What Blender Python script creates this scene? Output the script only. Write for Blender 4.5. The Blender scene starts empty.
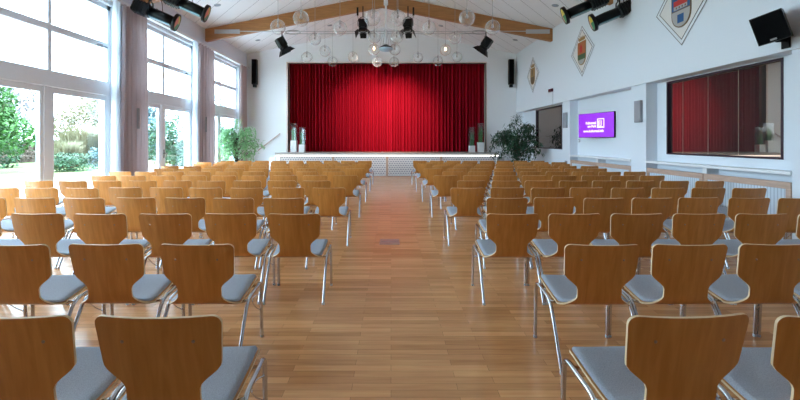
import bpy, math, random
from mathutils import Vector, Matrix
C = bpy.context.scene.collection
PI = math.pi
random.seed(7)

# ------------------------------------------------------------------ materials
def mat(name, col, rough=.5, metal=0., spec=.5, coat=0., emit=None, estr=0., var=0., vscale=8., bump=0., bscale=60., stretch=(1, 1, 1)):
    m = bpy.data.materials.new(name); m.use_nodes = True
    nt = m.node_tree; b = nt.nodes['Principled BSDF']
    b.inputs['Base Color'].default_value = (*col, 1)
    b.inputs['Roughness'].default_value = rough
    b.inputs['Metallic'].default_value = metal
    b.inputs['Specular IOR Level'].default_value = spec
    b.inputs['Coat Weight'].default_value = coat
    b.inputs['Coat Roughness'].default_value = .15
    if emit:
        b.inputs['Emission Color'].default_value = (*emit, 1)
        b.inputs['Emission Strength'].default_value = estr
    if var or bump:
        tc = nt.nodes.new('ShaderNodeTexCoord'); mp = nt.nodes.new('ShaderNodeMapping')
        mp.inputs['Scale'].default_value = stretch
        nt.links.new(tc.outputs['Object'], mp.inputs['Vector'])
    if var:
        n = nt.nodes.new('ShaderNodeTexNoise'); n.inputs['Scale'].default_value = vscale; n.inputs['Detail'].default_value = 4
        nt.links.new(mp.outputs[0], n.inputs['Vector'])
        r = nt.nodes.new('ShaderNodeValToRGB')
        r.color_ramp.elements[0].position = .3; r.color_ramp.elements[1].position = .7
        r.color_ramp.elements[0].color = tuple(max(0, c * (1 - var)) for c in col) + (1,)
        r.color_ramp.elements[1].color = tuple(min(1, c * (1 + var)) for c in col) + (1,)
        nt.links.new(n.outputs['Fac'], r.inputs[0]); nt.links.new(r.outputs[0], b.inputs['Base Color'])
    if bump:
        n = nt.nodes.new('ShaderNodeTexNoise'); n.inputs['Scale'].default_value = bscale
        nt.links.new(mp.outputs[0], n.inputs['Vector'])
        bp = nt.nodes.new('ShaderNodeBump'); bp.inputs['Strength'].default_value = bump; bp.inputs['Distance'].default_value = .01
        nt.links.new(n.outputs['Fac'], bp.inputs['Height']); nt.links.new(bp.outputs[0], b.inputs['Normal'])
    return m

def glass(name, tint=(1, 1, 1), refl=(1, 1, 1), mn=.03, ior=1.45, rough=.0, haze=None, hazef=0):
    """thin architectural glass: clear transmission plus fresnel reflection"""
    m = bpy.data.materials.new(name); m.use_nodes = True
    nt = m.node_tree; nt.nodes.clear()
    o = nt.nodes.new('ShaderNodeOutputMaterial'); mx = nt.nodes.new('ShaderNodeMixShader')
    t = nt.nodes.new('ShaderNodeBsdfTransparent'); t.inputs[0].default_value = (*tint, 1)
    g = nt.nodes.new('ShaderNodeBsdfGlossy'); g.inputs['Color'].default_value = (*refl, 1); g.inputs['Roughness'].default_value = rough
    lf = nt.nodes.new('ShaderNodeLayerWeight'); lf.inputs[0].default_value = .5
    pw = nt.nodes.new('ShaderNodeMath'); pw.operation = 'POWER'; pw.inputs[1].default_value = 5.
    nt.links.new(lf.outputs['Facing'], pw.inputs[0])
    a = nt.nodes.new('ShaderNodeMath'); a.operation = 'MULTIPLY_ADD'; a.use_clamp = True; a.inputs[1].default_value = .8; a.inputs[2].default_value = mn + .02
    nt.links.new(pw.outputs[0], a.inputs[0]); nt.links.new(a.outputs[0], mx.inputs[0])
    src = t
    if haze:
        d = nt.nodes.new('ShaderNodeBsdfDiffuse'); d.inputs[0].default_value = (*haze, 1)
        lw = nt.nodes.new('ShaderNodeLayerWeight'); lw.inputs[0].default_value = .35
        mu = nt.nodes.new('ShaderNodeMath'); mu.operation = 'MULTIPLY'; mu.inputs[1].default_value = hazef
        nt.links.new(lw.outputs['Facing'], mu.inputs[0])
        m2 = nt.nodes.new('ShaderNodeMixShader'); nt.links.new(mu.outputs[0], m2.inputs[0])
        nt.links.new(t.outputs[0], m2.inputs[1]); nt.links.new(d.outputs[0], m2.inputs[2]); src = m2
    nt.links.new(src.outputs[0], mx.inputs[1]); nt.links.new(g.outputs[0], mx.inputs[2])
    nt.links.new(mx.outputs[0], o.inputs[0])
    return m

def math_node(nt, op, a, b=None):
    n = nt.nodes.new('ShaderNodeMath'); n.operation = op
    for i, v in enumerate((a, b)):
        if v is None: continue
        if hasattr(v, 'is_output'): nt.links.new(v, n.inputs[i])
        else: n.inputs[i].default_value = v
    return n.outputs[0]

M = {}
M['wall'] = mat('wall_paint_skylit', (.76, .80, .86), .85, bump=.05, bscale=90)  # white walls, with the blue of the skylight mixed into the colour
M['wall_back'] = mat('wall_paint_back', (.84, .84, .86), .85, bump=.05, bscale=90)
M['frame'] = mat('window_frame_paint', (.80, .85, .92), .45)
M['white'] = mat('white_lacquer', (.85, .86, .88), .4)
M['ply'] = mat('plywood_edge', (.80, .60, .36), .5)
M['pad'] = mat('seat_fabric', (.37, .405, .465), .95, spec=.2, var=.16, vscale=240, bump=.35, bscale=300)
M['chrome'] = mat('chrome', (.56, .56, .59), .16, 1.)
M['capgrey'] = mat('foot_plastic', (.55, .56, .58), .5)
M['screw'] = mat('screw_metal', (.35, .28, .22), .3, .9)
M['black'] = mat('black_metal', (.003, .0035, .004), .4, spec=.25)
M['blackmat'] = mat('black_grille', (.002, .002, .0025), .8, spec=.1)
M['steel'] = mat('galvanised_steel', (.55, .55, .56), .35, .8)
M['beam'] = mat('laminated_timber', (.42, .185, .06), .55, var=.16, vscale=3, stretch=(1, 6, 12))
M['trim'] = mat('beige_wood_trim', (.52, .36, .28), .5, var=.1, vscale=5, stretch=(1, 1, 6))
M['curtain'] = mat('window_curtain_fabric', (.56, .46, .475), .9, spec=.1)
def translucent(m, col, f):
    nt = m.node_tree; b = nt.nodes['Principled BSDF']; o = nt.nodes['Material Output']
    t = nt.nodes.new('ShaderNodeBsdfTranslucent'); t.inputs[0].default_value = (*col, 1); x = nt.nodes.new('ShaderNodeMixShader'); x.inputs[0].default_value = f
    nt.links.new(b.outputs[0], x.inputs[1]); nt.links.new(t.outputs[0], x.inputs[2]); nt.links.new(x.outputs[0], o.inputs[0])
translucent(M['curtain'], (.5, .4, .4), .10)
M['red'] = mat('stage_velvet', (.36, .0012, .014), .85, spec=.15)
M['led'] = mat('led_strip', (1, 1, 1), .5, emit=(1, .97, .92), estr=.5)
M['screen'] = mat('screen_picture', (.0, .0, .0), .3, emit=(.30, .022, .80), estr=.19)
M['screentext'] = mat('screen_lettering', (.0, .0, .0), .4, emit=(1, .85, 1), estr=.26)
M['pane'] = glass('window_glass', (.98, 1, 1), mn=.0)
M['globe'] = glass('globe_glass', (.97, .97, .97), mn=.02, ior=1.3, haze=(.9, .88, .88), hazef=.55)
M['vase'] = glass('vase_glass', (.86, .9, .89), mn=.06, haze=(.8, .85, .85), hazef=.10)
M['leaf'] = mat('ficus_leaf', (.028, .085, .04), .4, var=.5, vscale=3)
M['leaf_backlit'] = mat('ficus_leaf_backlit', (.22, .40, .24), .4, var=.4, vscale=3); translucent(M['leaf_backlit'], (.4, .7, .35), .5)  # backlight from the windows put into the colour as a lighter green
M['bark'] = mat('bark', (.10, .065, .045), .9, bump=.4, bscale=30)
M['potw'] = mat('white_ceramic', (.8, .8, .8), .4)
M['potd'] = mat('dark_planter', (.06, .06, .065), .5)
M['green1'] = mat('shrub_leaf_green', (.055, .15, .03), .6, var=.45, vscale=1.5)
M['green2'] = mat('shrub_leaf_dark', (.04, .10, .045), .6, var=.45, vscale=1.5)
M['reed'] = mat('reed_leaf', (.24, .22, .13), .8, var=.3, vscale=1.5)
M['bluec'] = mat('conifer_needles', (.13, .21, .23), .8, var=.25, vscale=1.5)
M['brown'] = mat('dry_hedge', (.15, .11, .085), .9, var=.35, vscale=2)
M['lawn'] = mat('lawn_grass', (.17, .22, .08), .95, var=.3, vscale=1.2, bump=.4, bscale=30)
M['gravel'] = mat('terrace_paving', (.62, .60, .58), .9, var=.08, vscale=4)
M['grass'] = mat('grass_blades', (.10, .22, .07), .5, var=.3, vscale=6)
M['bulb'] = mat('lamp_bulb', (.55, .50, .48), .3)
M['bulbon'] = mat('lamp_bulb_lit', (1, .9, .8), .3, emit=(1, .62, .38), estr=1.6)
M['socket'] = mat('lamp_socket', (.45, .42, .42), .3, .8)
M['cord'] = mat('lamp_cord', (.38, .36, .36), .5)
M['sconce'] = mat('sconce_metal', (.36, .37, .40), .5, .3)
M['maroon'] = mat('maroon_plastic', (.10, .008, .02), .4)
M['handrail'] = mat('handrail_wood', (.58, .43, .39), .4)
M['stagetop'] = mat('stage_boards', (.30, .15, .10), .35, var=.2, vscale=3, stretch=(1, 8, 1))
M['stagegrey'] = mat('stage_steel_grey', (.42, .43, .45), .4)
M['gold'] = mat('crest_gold', (.35, .20, .07), .6)
M['crest_blue'] = mat('crest_blue', (.02, .10, .26), .6)
M['crest_red'] = mat('crest_red', (.52, .03, .02), .6)
M['crest_orange'] = mat('crest_orange', (.42, .13, .04), .6)
M['crest_green'] = mat('crest_green', (.07, .13, .06), .6)
M['crest_brown'] = mat('crest_brown', (.17, .10, .05), .6)
M['crest_grey'] = mat('crest_grey', (.42, .40, .38), .6)
M['crest_line'] = mat('crest_line', (.06, .03, .03), .6)
M['crest_field'] = mat('crest_field', (.76, .72, .70), .7)
M['gely'] = mat('colour_filter_yellow', (.75, .60, .05), .3)
M['gelp'] = mat('colour_filter_pink', (.80, .30, .22), .3)
M['gelg'] = mat('colour_filter_green', (.03, .28, .12), .3)
M['gelc'] = mat('bluish_housing', (.08, .20, .24), .3)
M['grey'] = mat('grey_plastic', (.30, .31, .33), .5)
M['dark'] = mat('dark_void', (.01, .01, .01), .9)
M['plate'] = mat('floor_plate_steel', (.55, .46, .40), .35, .6)

# chair wood
def wood(name, c0, c1, rough, coat):
    m = mat(name, c0, rough, coat=coat); nt = m.node_tree; b = nt.nodes['Principled BSDF']
    tc = nt.nodes.new('ShaderNodeTexCoord'); mp = nt.nodes.new('ShaderNodeMapping'); mp.inputs['Scale'].default_value = (14, 3, 1.6)
    oi = nt.nodes.new('ShaderNodeObjectInfo')
    nt.links.new(tc.outputs['Object'], mp.inputs[0])
    sc = math_node(nt, 'MULTIPLY', oi.outputs['Random'], 30.)
    cb = nt.nodes.new('ShaderNodeCombineXYZ'); nt.links.new(sc, cb.inputs[0]); nt.links.new(sc, cb.inputs[2])
    nt.links.new(cb.outputs[0], mp.inputs['Location'])
    n = nt.nodes.new('ShaderNodeTexNoise'); n.inputs['Scale'].default_value = 2.2; n.inputs['Detail'].default_value = 6; n.inputs['Distortion'].default_value = .6
    nt.links.new(mp.outputs[0], n.inputs[0])
    r = nt.nodes.new('ShaderNodeValToRGB'); r.color_ramp.elements[0].position = .3; r.color_ramp.elements[1].position = .72
    r.color_ramp.elements[0].color = (*c0, 1); r.color_ramp.elements[1].color = (*c1, 1)
    nt.links.new(n.outputs[0], r.inputs[0])
    hv = nt.nodes.new('ShaderNodeHueSaturation')
    v = math_node(nt, 'ADD', math_node(nt, 'MULTIPLY', oi.outputs['Random'], .22), .89)
    nt.links.new(v, hv.inputs['Value']); nt.links.new(r.outputs[0], hv.inputs['Color']); nt.links.new(hv.outputs[0], b.inputs['Base Color'])
    return m
M['shell'] = wood('beech_plywood', (.51, .20, .036), (.65, .29, .068), .33, .4)

# floor parquet
def floor_mat():
    m = mat('oak_parquet', (.4, .2, .1), .3, spec=.5); nt = m.node_tree; b = nt.nodes['Principled BSDF']
    tc = nt.nodes.new('ShaderNodeTexCoord')
    br = nt.nodes.new('ShaderNodeTexBrick'); br.offset = .37; br.offset_frequency = 2
    br.inputs['Scale'].default_value = 1; br.inputs['Brick Width'].default_value = .62; br.inputs['Row Height'].default_value = .068
    br.inputs['Mortar Size'].default_value = .0008; br.inputs['Mortar Smooth'].default_value = 0; br.inputs['Bias'].default_value = -.1
    br.inputs['Color1'].default_value = (.74, .385, .17, 1); br.inputs['Color2'].default_value = (.50, .23, .09, 1); br.inputs['Mortar'].default_value = (.2, .09, .04, 1)
    nt.links.new(tc.outputs['Object'], br.inputs['Vector'])
    mp = nt.nodes.new('ShaderNodeMapping'); mp.inputs['Scale'].default_value = (1.2, 14, 1); nt.links.new(tc.outputs['Object'], mp.inputs[0])
    n = nt.nodes.new('ShaderNodeTexNoise'); n.inputs['Scale'].default_value = 2.5; n.inputs['Detail'].default_value = 5; nt.links.new(mp.outputs[0], n.inputs[0])
    mx = nt.nodes.new('ShaderNodeMix'); mx.data_type = 'RGBA'; mx.blend_type = 'OVERLAY'; mx.inputs[0].default_value = .35
    nt.links.new(br.outputs['Color'], mx.inputs[6]); nt.links.new(n.outputs['Fac'], mx.inputs[7]); nt.links.new(mx.outputs[2], b.inputs['Base Color'])
    b.inputs['Roughness'].default_value = .25
    return m
M['floor'] = floor_mat()

# ceiling: boards laid diagonally, joints meeting under the ridge
def ceil_mat():
    m = mat('ceiling_panel', (.80, .78, .79), .7); nt = m.node_tree; b = nt.nodes['Principled BSDF']
    tc = nt.nodes.new('ShaderNodeTexCoord'); s = nt.nodes.new('ShaderNodeSeparateXYZ'); nt.links.new(tc.outputs['Object'], s.inputs[0])
    x = math_node(nt, 'ABSOLUTE', math_node(nt, 'ADD', s.outputs[0], .3))
    d = math_node(nt, 'ADD', math_node(nt, 'MULTIPLY', s.outputs[1], -1.), x)
    fr = math_node(nt, 'FRACT', math_node(nt, 'DIVIDE', math_node(nt, 'ADD', d, 100.), .74))
    ln = math_node(nt, 'LESS_THAN', fr, .022)
    mx = nt.nodes.new('ShaderNodeMix'); mx.data_type = 'RGBA'
    mx.inputs[6].default_value = (.87, .85, .86, 1); mx.inputs[7].default_value = (.30, .27, .28, 1)
    nt.links.new(ln, mx.inputs[0]); nt.links.new(mx.outputs[2], b.inputs['Base Color'])
    return m
M['ceil'] = ceil_mat()

def perf_mat():
    m = mat('perforated_panel', (.7, .7, .72), .6); nt = m.node_tree; b = nt.nodes['Principled BSDF']
    tc = nt.nodes.new('ShaderNodeTexCoord'); s = nt.nodes.new('ShaderNodeSeparateXYZ'); nt.links.new(tc.outputs['Object'], s.inputs[0])
    p = .082
    zi = math_node(nt, 'DIVIDE', s.outputs[2], p)
    row = math_node(nt, 'FLOOR', zi)
    off = math_node(nt, 'MULTIPLY', math_node(nt, 'MODULO', math_node(nt, 'ADD', row, 100.), 2.), .5)
    xi = math_node(nt, 'ADD', math_node(nt, 'ADD', math_node(nt, 'DIVIDE', s.outputs[0], p * 1.25), off), 100.)
    fx = math_node(nt, 'SUBTRACT', math_node(nt, 'FRACT', xi), .5); fz = math_node(nt, 'SUBTRACT', math_node(nt, 'SUBTRACT', zi, row), .5)
    r = math_node(nt, 'SQRT', math_node(nt, 'ADD', math_node(nt, 'MULTIPLY', fx, fx), math_node(nt, 'MULTIPLY', fz, fz)))
    ln = math_node(nt, 'LESS_THAN', r, .33)
    mx = nt.nodes.new('ShaderNodeMix'); mx.data_type = 'RGBA'
    mx.inputs[6].default_value = (.72, .69, .70, 1); mx.inputs[7].default_value = (.30, .31, .36, 1)
    nt.links.new(ln, mx.inputs[0]); nt.links.new(mx.outputs[2], b.inputs['Base Color'])
    return m
M['perf'] = perf_mat()

def slat_mat():
    m = mat('ribbed_radiator_cover', (.6, .68, .76), .6); nt = m.node_tree; b = nt.nodes['Principled BSDF']
    tc = nt.nodes.new('ShaderNodeTexCoord'); s = nt.nodes.new('ShaderNodeSeparateXYZ'); nt.links.new(tc.outputs['Object'], s.inputs[0])
    fr = math_node(nt, 'FRACT', math_node(nt, 'DIVIDE', s.outputs[1], .055))
    ln = math_node(nt, 'LESS_THAN', fr, .28)
    mx = nt.nodes.new('ShaderNodeMix'); mx.data_type = 'RGBA'
    mx.inputs[6].default_value = (.62, .70, .78, 1); mx.inputs[7].default_value = (.42, .48, .56, 1)
    nt.links.new(ln, mx.inputs[0]); nt.links.new(mx.outputs[2], b.inputs['Base Color'])
    return m
M['slat'] = slat_mat()

# ------------------------------------------------------------------ mesh helpers
class MB:
    def __init__(s): s.v = []; s.f = []; s.mi = []; s.sm = []
    def add(s, vs, fs, mi=0, smooth=False, mtx=None):
        o = len(s.v)
        for v in vs:
            v = Vector(v); s.v.append(mtx @ v if mtx else v)
        for f in fs: s.f.append([i + o for i in f]); s.mi.append(mi); s.sm.append(smooth)
        return s
    def box(s, x0, x1, y0, y1, z0, z1, mi=0, mtx=None):
        vs = [(x, y, z) for x in (x0, x1) for y in (y0, y1) for z in (z0, z1)]
        return s.add(vs, [(0, 1, 3, 2), (4, 6, 7, 5), (0, 4, 5, 1), (2, 3, 7, 6), (0, 2, 6, 4), (1, 5, 7, 3)], mi, False, mtx)
    def bbox(s, x0, x1, y0, y1, z0, z1, b=.01, mi=0, mtx=None):
        """box with chamfered edges"""
        vs = []; idx = {}
        c = [(x0 + x1) / 2, (y0 + y1) / 2, (z0 + z1) / 2]; h = [(x1 - x0) / 2, (y1 - y0) / 2, (z1 - z0) / 2]
        for sx in (-1, 1):
            for sy in (-1, 1):
                for sz in (-1, 1):
                    for a in range(3):
                        sg = (sx, sy, sz); p = []
                        for k in range(3): p.append(c[k] + sg[k] * (h[k] if k == a else h[k] - b))
                        idx[(sx, sy, sz, a)] = len(vs); vs.append(p)
        fs = []
        for a in range(3):
            u, w = (a + 1) % 3, (a + 2) % 3
            for sg in (-1, 1):
                q = []
                for su, sw in ((-1, -1), (1, -1), (1, 1), (-1, 1)):
                    t = [0, 0, 0]; t[a] = sg; t[u] = su; t[w] = sw; q.append(idx[(*t, a)])
                fs.append(q if sg > 0 else q[::-1])
            for su in (-1, 1):
                for sw in (-1, 1):
                    t0 = [0, 0, 0]; t0[u] = su; t0[w] = sw
                    A = list(t0); A[a] = -1; B = list(t0); B[a] = 1
                    q = [idx[(*A, u)], idx[(*B, u)], idx[(*B, w)], idx[(*A, w)]]
                    fs.append(q if su * sw < 0 else q[::-1])
        for sx in (-1, 1):
            for sy in (-1, 1):
                for sz in (-1, 1):
                    q = [idx[(sx, sy, sz, a)] for a in range(3)]
                    fs.append(q if sx * sy * sz > 0 else q[::-1])
        return s.add(vs, fs, mi, False, mtx)
    def prism(s, poly, axis, a0, a1, mi=0, mtx=None, mi_side=None):
        """poly: 2D points; extruded along axis (0,1,2) from a0 to a1"""
        n = len(poly)
        def P(p, a):
            if axis == 0: return (a, p[0], p[1])
            if axis == 1: return (p[0], a, p[1])
            return (p[0], p[1], a)
        vs = [P(p, a0) for p in poly] + [P(p, a1) for p in poly]
        s.add(vs, [list(range(n))[::-1], list(range(n, 2 * n))], mi, False, mtx)
        s.add(vs, [(i, (i + 1) % n, n + (i + 1) % n, n + i) for i in range(n)], mi if mi_side is None else mi_side, False, mtx)
        return s
    def lathe(s, prof, n=24, mi=0, mtx=None, smooth=True):
        """prof: (r,z) list around local Z"""
        vs = []; fs = []
        for r, z in prof:
            for k in range(n): a = 2 * PI * k / n; vs.append((r * math.cos(a), r * math.sin(a), z))
        for i in range(len(prof) - 1):
            for k in range(n): fs.append((i * n + k, i * n + (k + 1) % n, (i + 1) * n + (k + 1) % n, (i + 1) * n + k))
        return s.add(vs, fs, mi, smooth, mtx)
    def disc(s, r, z, n=24, mi=0, mtx=None, up=True):
        vs = [(r * math.cos(2 * PI * k / n), r * math.sin(2 * PI * k / n), z) for k in range(n)]
        f = list(range(n)); return s.add(vs, [f if up else f[::-1]], mi, False, mtx)
    def tube(s, pts, r, n=8, mi=0, caps=True, mtx=None):
        pts = [Vector(p) for p in pts]; rs = r if isinstance(r, (list, tuple)) else [r] * len(pts)
        t0 = (pts[1] - pts[0]).normalized(); up = Vector((0, 0, 1)) if abs(t0.z) < .9 else Vector((1, 0, 0))
        u = t0.cross(up).normalized(); vs = []; N = len(pts)
        for i, p in enumerate(pts):
            t = ((pts[min(i + 1, N - 1)] - pts[i]).normalized() + (pts[i] - pts[max(i - 1, 0)]).normalized())
            t = t.normalized() if t.length > 1e-6 else t0
            u = (u - t * u.dot(t)).normalized(); w = t.cross(u)
            for k in range(n):
                a = 2 * PI * k / n; vs.append(p + (u * math.cos(a) + w * math.sin(a)) * rs[i])
        fs = [(i * n + k, i * n + (k + 1) % n, (i + 1) * n + (k + 1) % n, (i + 1) * n + k) for i in range(N - 1) for k in range(n)]
        s.add(vs, fs, mi, True, mtx)
        if caps: s.add(vs[:n], [list(range(n))[::-1]], mi, False, mtx); s.add(vs[-n:], [list(range(n))], mi, False, mtx)
        return s
    def mesh(s, name, mats):
        me = bpy.data.meshes.new(name); me.from_pydata([tuple(v) for v in s.v], [], s.f)
        for m in (mats if isinstance(mats, (list, tuple)) else [mats]): me.materials.append(m)
        me.polygons.foreach_set('material_index', s.mi); me.polygons.foreach_set('use_smooth', s.sm); me.update()
        return me
    def build(s, name, mats, parent=None, loc=None, rot=None):
        o = bpy.data.objects.new(name, s.mesh(name, mats)); C.objects.link(o)
        if parent: o.parent = parent
        if loc is not None: o.location = loc
        if rot is not None: o.rotation_euler = rot
        return o

def fillet(pts, r, n=5):
    pts = [Vector(p) for p in pts]; out = [pts[0]]
    for i in range(1, len(pts) - 1):
        a, b, c = pts[i - 1], pts[i], pts[i + 1]
        d1 = (a - b); d2 = (c - b); rr = min(r, d1.length * .49, d2.length * .49)
        p, q = b + d1.normalized() * rr, b + d2.normalized() * rr
        for k in range(n + 1):
            t = k / n; out.append(p * (1 - t) ** 2 + b * 2 * t * (1 - t) + q * t * t)
    out.append(pts[-1]); return out

def tag(o, label, cat, group=None, kind=None):
    if label: o['label'] = label
    if cat: o['category'] = cat
    if group: o['group'] = group
    if kind: o['kind'] = kind
    return o
def empty(name, loc, label, cat, group=None, rot=None):
    o = bpy.data.objects.new(name, None); C.objects.link(o); o.location = loc; o.empty_display_size = .1
    if rot is not None: o.rotation_euler = rot
    return tag(o, label, cat, group)
def struct(mb, name, mats, parent=None, label=None):
    o = mb.build(name, mats, parent)
    if not parent: o['kind'] = 'structure'
    if label: o['label'] = label
    return o
def copy_tree(o, parent=None):
    c = o.copy(); C.objects.link(c); c.parent = parent
    for ch in o.children: copy_tree(ch, c)
    return c

def slab(axis, a0, a1, u0, u1, v0, v1, holes):
    """wall slab with rectangular holes. axis 0: plane YZ, axis 1: plane XZ"""
    us = sorted({u0, u1, *[h[0] for h in holes], *[h[1] for h in holes]}); vs = sorted({v0, v1, *[h[2] for h in holes], *[h[3] for h in holes]})
    us = [u for u in us if u0 <= u <= u1]; vs = [v for v in vs if v0 <= v <= v1]
    mb = MB()
    def solid(i, j):
        if i < 0 or j < 0 or i >= len(us) - 1 or j >= len(vs) - 1: return False
        cu, cv = (us[i] + us[i + 1]) / 2, (vs[j] + vs[j + 1]) / 2
        return not any(h[0] < cu < h[1] and h[2] < cv < h[3] for h in holes)
    def P(a, u, v): return (a, u, v) if axis == 0 else (u, a, v)
    for i in range(len(us) - 1):
        for j in range(len(vs) - 1):
            if not solid(i, j): continue
            A, B, c, D = us[i], us[i + 1], vs[j], vs[j + 1]
            for a in (a0, a1): mb.add([P(a, A, c), P(a, B, c), P(a, B, D), P(a, A, D)], [(0, 1, 2, 3)])
            if not solid(i - 1, j): mb.add([P(a0, A, c), P(a1, A, c), P(a1, A, D), P(a0, A, D)], [(0, 1, 2, 3)])
            if not solid(i + 1, j): mb.add([P(a0, B, c), P(a1, B, c), P(a1, B, D), P(a0, B, D)], [(0, 1, 2, 3)])
            if not solid(i, j - 1): mb.add([P(a0, A, c), P(a1, A, c), P(a1, B, c), P(a0, B, c)], [(0, 1, 2, 3)])
            if not solid(i, j + 1): mb.add([P(a0, A, D), P(a1, A, D), P(a1, B, D), P(a0, B, D)], [(0, 1, 2, 3)])
    return mb

ORD = ['zeroth', 'first', 'second', 'third', 'fourth', 'fifth', 'sixth', 'seventh', 'eighth', 'ninth', 'tenth', 'eleventh', 'twelfth', 'thirteenth']

# ------------------------------------------------------------------ room shell
XL, XR, YB, Y0 = -6.28, 5.51, 18.3, -6.0
ZE, ZR, XM = 5.25, 6.42, -.3
XN = 5.75
struct(MB().box(XL - .35, XR + .7, Y0, YB, -.1, 0), 'floor', M['floor'])
# ceiling halves
cb = MB()
cb.prism([(XL - .35, ZE - .07), (XM, ZR), (XR + .7, ZE - .14), (XR + .7, ZE + .1), (XM, ZR + .25), (XL - .35, ZE + .15)], 1, Y0, YB)
struct(cb, 'ceiling', M['ceil'])
wins = [(6.13, 9.53), (10.05, 13.45), (13.93, 17.33)]
wins_all = [(2.2, 5.6)] + wins
struct(slab(0, XL, XL - .35, Y0, YB, 0, ZE, [(a, b, .0, 4.5) for a, b in wins_all]), 'wall_left', M['wall'])
# right: flush upper wall, pillars, recessed wall
XU = XR - .05
struct(slab(0, XU, XR + .7, Y0, YB, 2.70, ZE, []), 'wall_right_upper', M['wall'])
recm = [(6.15, 8.75, 1.18, 2.68), (14.1, 16.65, 1.18, 2.68)]
struct(slab(0, XN, XN + .3, Y0, YB, 0, 2.70, recm), 'wall_right', M['wall'])
pil = [(-2.5, -1.9), (1.3, 1.9), (5.19, 5.77), (9.07, 9.64), (12.93, 13.5)]
for i, (a, b) in enumerate(pil):
    struct(MB().box(XR, XN, a, b, 0, 2.70), 'trim_%d' % (i + 1), M['wall'], label='white wall pillar between the recessed bays of the right wall')
# back wall with stage opening and gable
OX0, OX1, OZ0, OZ1 = -4.49, 4.14, .97, 4.86
bw = slab(1, YB, YB + .2, XL - .35, XR + .7, 0, ZE - .07, [(OX0, OX1, OZ0, OZ1)])
bw.prism([(XL - .35, ZE - .07), (XR + .7, ZE - .07), (XM, ZR)], 1, YB, YB + .2)
struct(bw, 'wall_back', M['wall_back'])
rw = MB().prism([(XL - .35, 0), (XR + .7, 0), (XR + .7, ZE - .14), (XM, ZR), (XL - .35, ZE - .07)], 1, Y0 - .2, Y0)
struct(rw, 'wall_rear', M['wall'])
# unseen box behind the curtain, added to block sky light leaking in
sh = MB()
sh.box(OX0 - .6, OX1 + .6, YB + 2.4, YB + 2.5, 0, 6)
sh.box(OX0 - .7, OX0 - .6, YB + .2, YB + 2.5, 0, 6); sh.box(OX1 + .6, OX1 + .7, YB + .2, YB + 2.5, 0, 6)
sh.box(OX0 - .7, OX1 + .7, YB + .2, YB + 2.5, 6, 6.1)
struct(sh, 'wall_light_block', M['dark'])

# stage opening trim
tr = MB()
tr.box(OX0 - .07, OX0, YB - .03, YB + .34, .99, OZ1 + .05); 
tr.box(OX0 - .07, OX1 + .03, YB - .03, YB + .2, OZ1, OZ1 + .05)
tr.box(OX1, OX1 + .03, YB - .03, YB + .34, .99, OZ1)
M['trimlight'] = mat('light_wood_trim', (.74, .60, .53), .5, var=.06, vscale=5, stretch=(1, 1, 6))
struct(tr, 'trim_6', M['trimlight'])

# ledge (curtain track box) along the left wall
struct(MB().bbox(XL, XL + .13, Y0, YB, 4.59, 4.68, .008), 'trim_7', M['white'], label='white curtain track ledge above the windows')

# windows
def window(i, a, b):
    c = (a + b) / 2; root = bpy.data.objects.new('window_%d' % i, None); C.objects.link(root)
    root.location = (XL - .14, c, 0); root['kind'] = 'structure'
    h = (b - a) / 2; H = 4.5
    f = MB()
    f.box(-.05, .05, -h, -h + .1, 0, H); f.box(-.05, .05, h - .1, h, 0, H); f.box(-.05, .05, -h, h, H - .1, H); f.box(-.05, .05, -h, h, 0, .06)
    f.build('window_frame', M['frame'], root)
    MB().bbox(-.07, .07, -h + .1, h - .1, 2.47, 2.78, .01).build('transom', M['frame'], root)
    MB().bbox(-.05, .06, -h + .1, h - .1, 3.52, 3.65, .01).build('transom', M['frame'], root)
    MB().bbox(-.055, .065, -.13, .05, .06, 2.47, .01).build('mullion', M['frame'], root)
    MB().bbox(-.055, .065, -.05, .05, 2.78, 3.52, .01).build('mullion', M['frame'], root)
    MB().bbox(-.055, .065, -.045, .045, 3.65, H - .1, .01).build('mullion', M['frame'], root)
    for s in (-1, 1):
        y0, y1 = (-h + .1, -.13) if s < 0 else (.05, h - .1)
        d = MB()
        d.box(-.03, .04, y0, y0 + .07, .06, 2.47); d.box(-.03, .04, y1 - .07, y1, .06, 2.47)
        d.box(-.03, .04, y0 + .07, y1 - .07, .06, .18); d.box(-.03, .04, y0 + .07, y1 - .07, 2.36, 2.47)
        do = d.build('casement', M['frame'], root)
        MB().box(-.006, .006, y0 + .07, y1 - .07, .18, 2.36).build('pane', M['pane'], do)
        for z0, z1 in ((2.78, 3.52), (3.65, H - .1)):
            w = .045
            MB().box(-.006, .006, (y0 if s < 0 else w), (-w if s < 0 else y1), z0, z1).build('pane', M['pane'], root)
    if i == 2:
        hd = MB(); hd.bbox(.065, .075, -.02, .02, .98, 1.22, .003); hd.tube(fillet([(.07, 0, 1.12), (.12, 0, 1.12), (.12, -.13, 1.12)], .02), .011)
        hd.build('handle', M['black'], root)
    op = MB(); op.box(.06, .075, h - .45, h - .12, 3.53, 3.56); op.box(.06, .09, h - .42, h - .30, 3.515, 3.575)
    op.build('window_opener', M['grey'], root)
for i, (a, b) in enumerate(wins): window(i + 1, a, b)

window(4, *wins_all[0])
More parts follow.
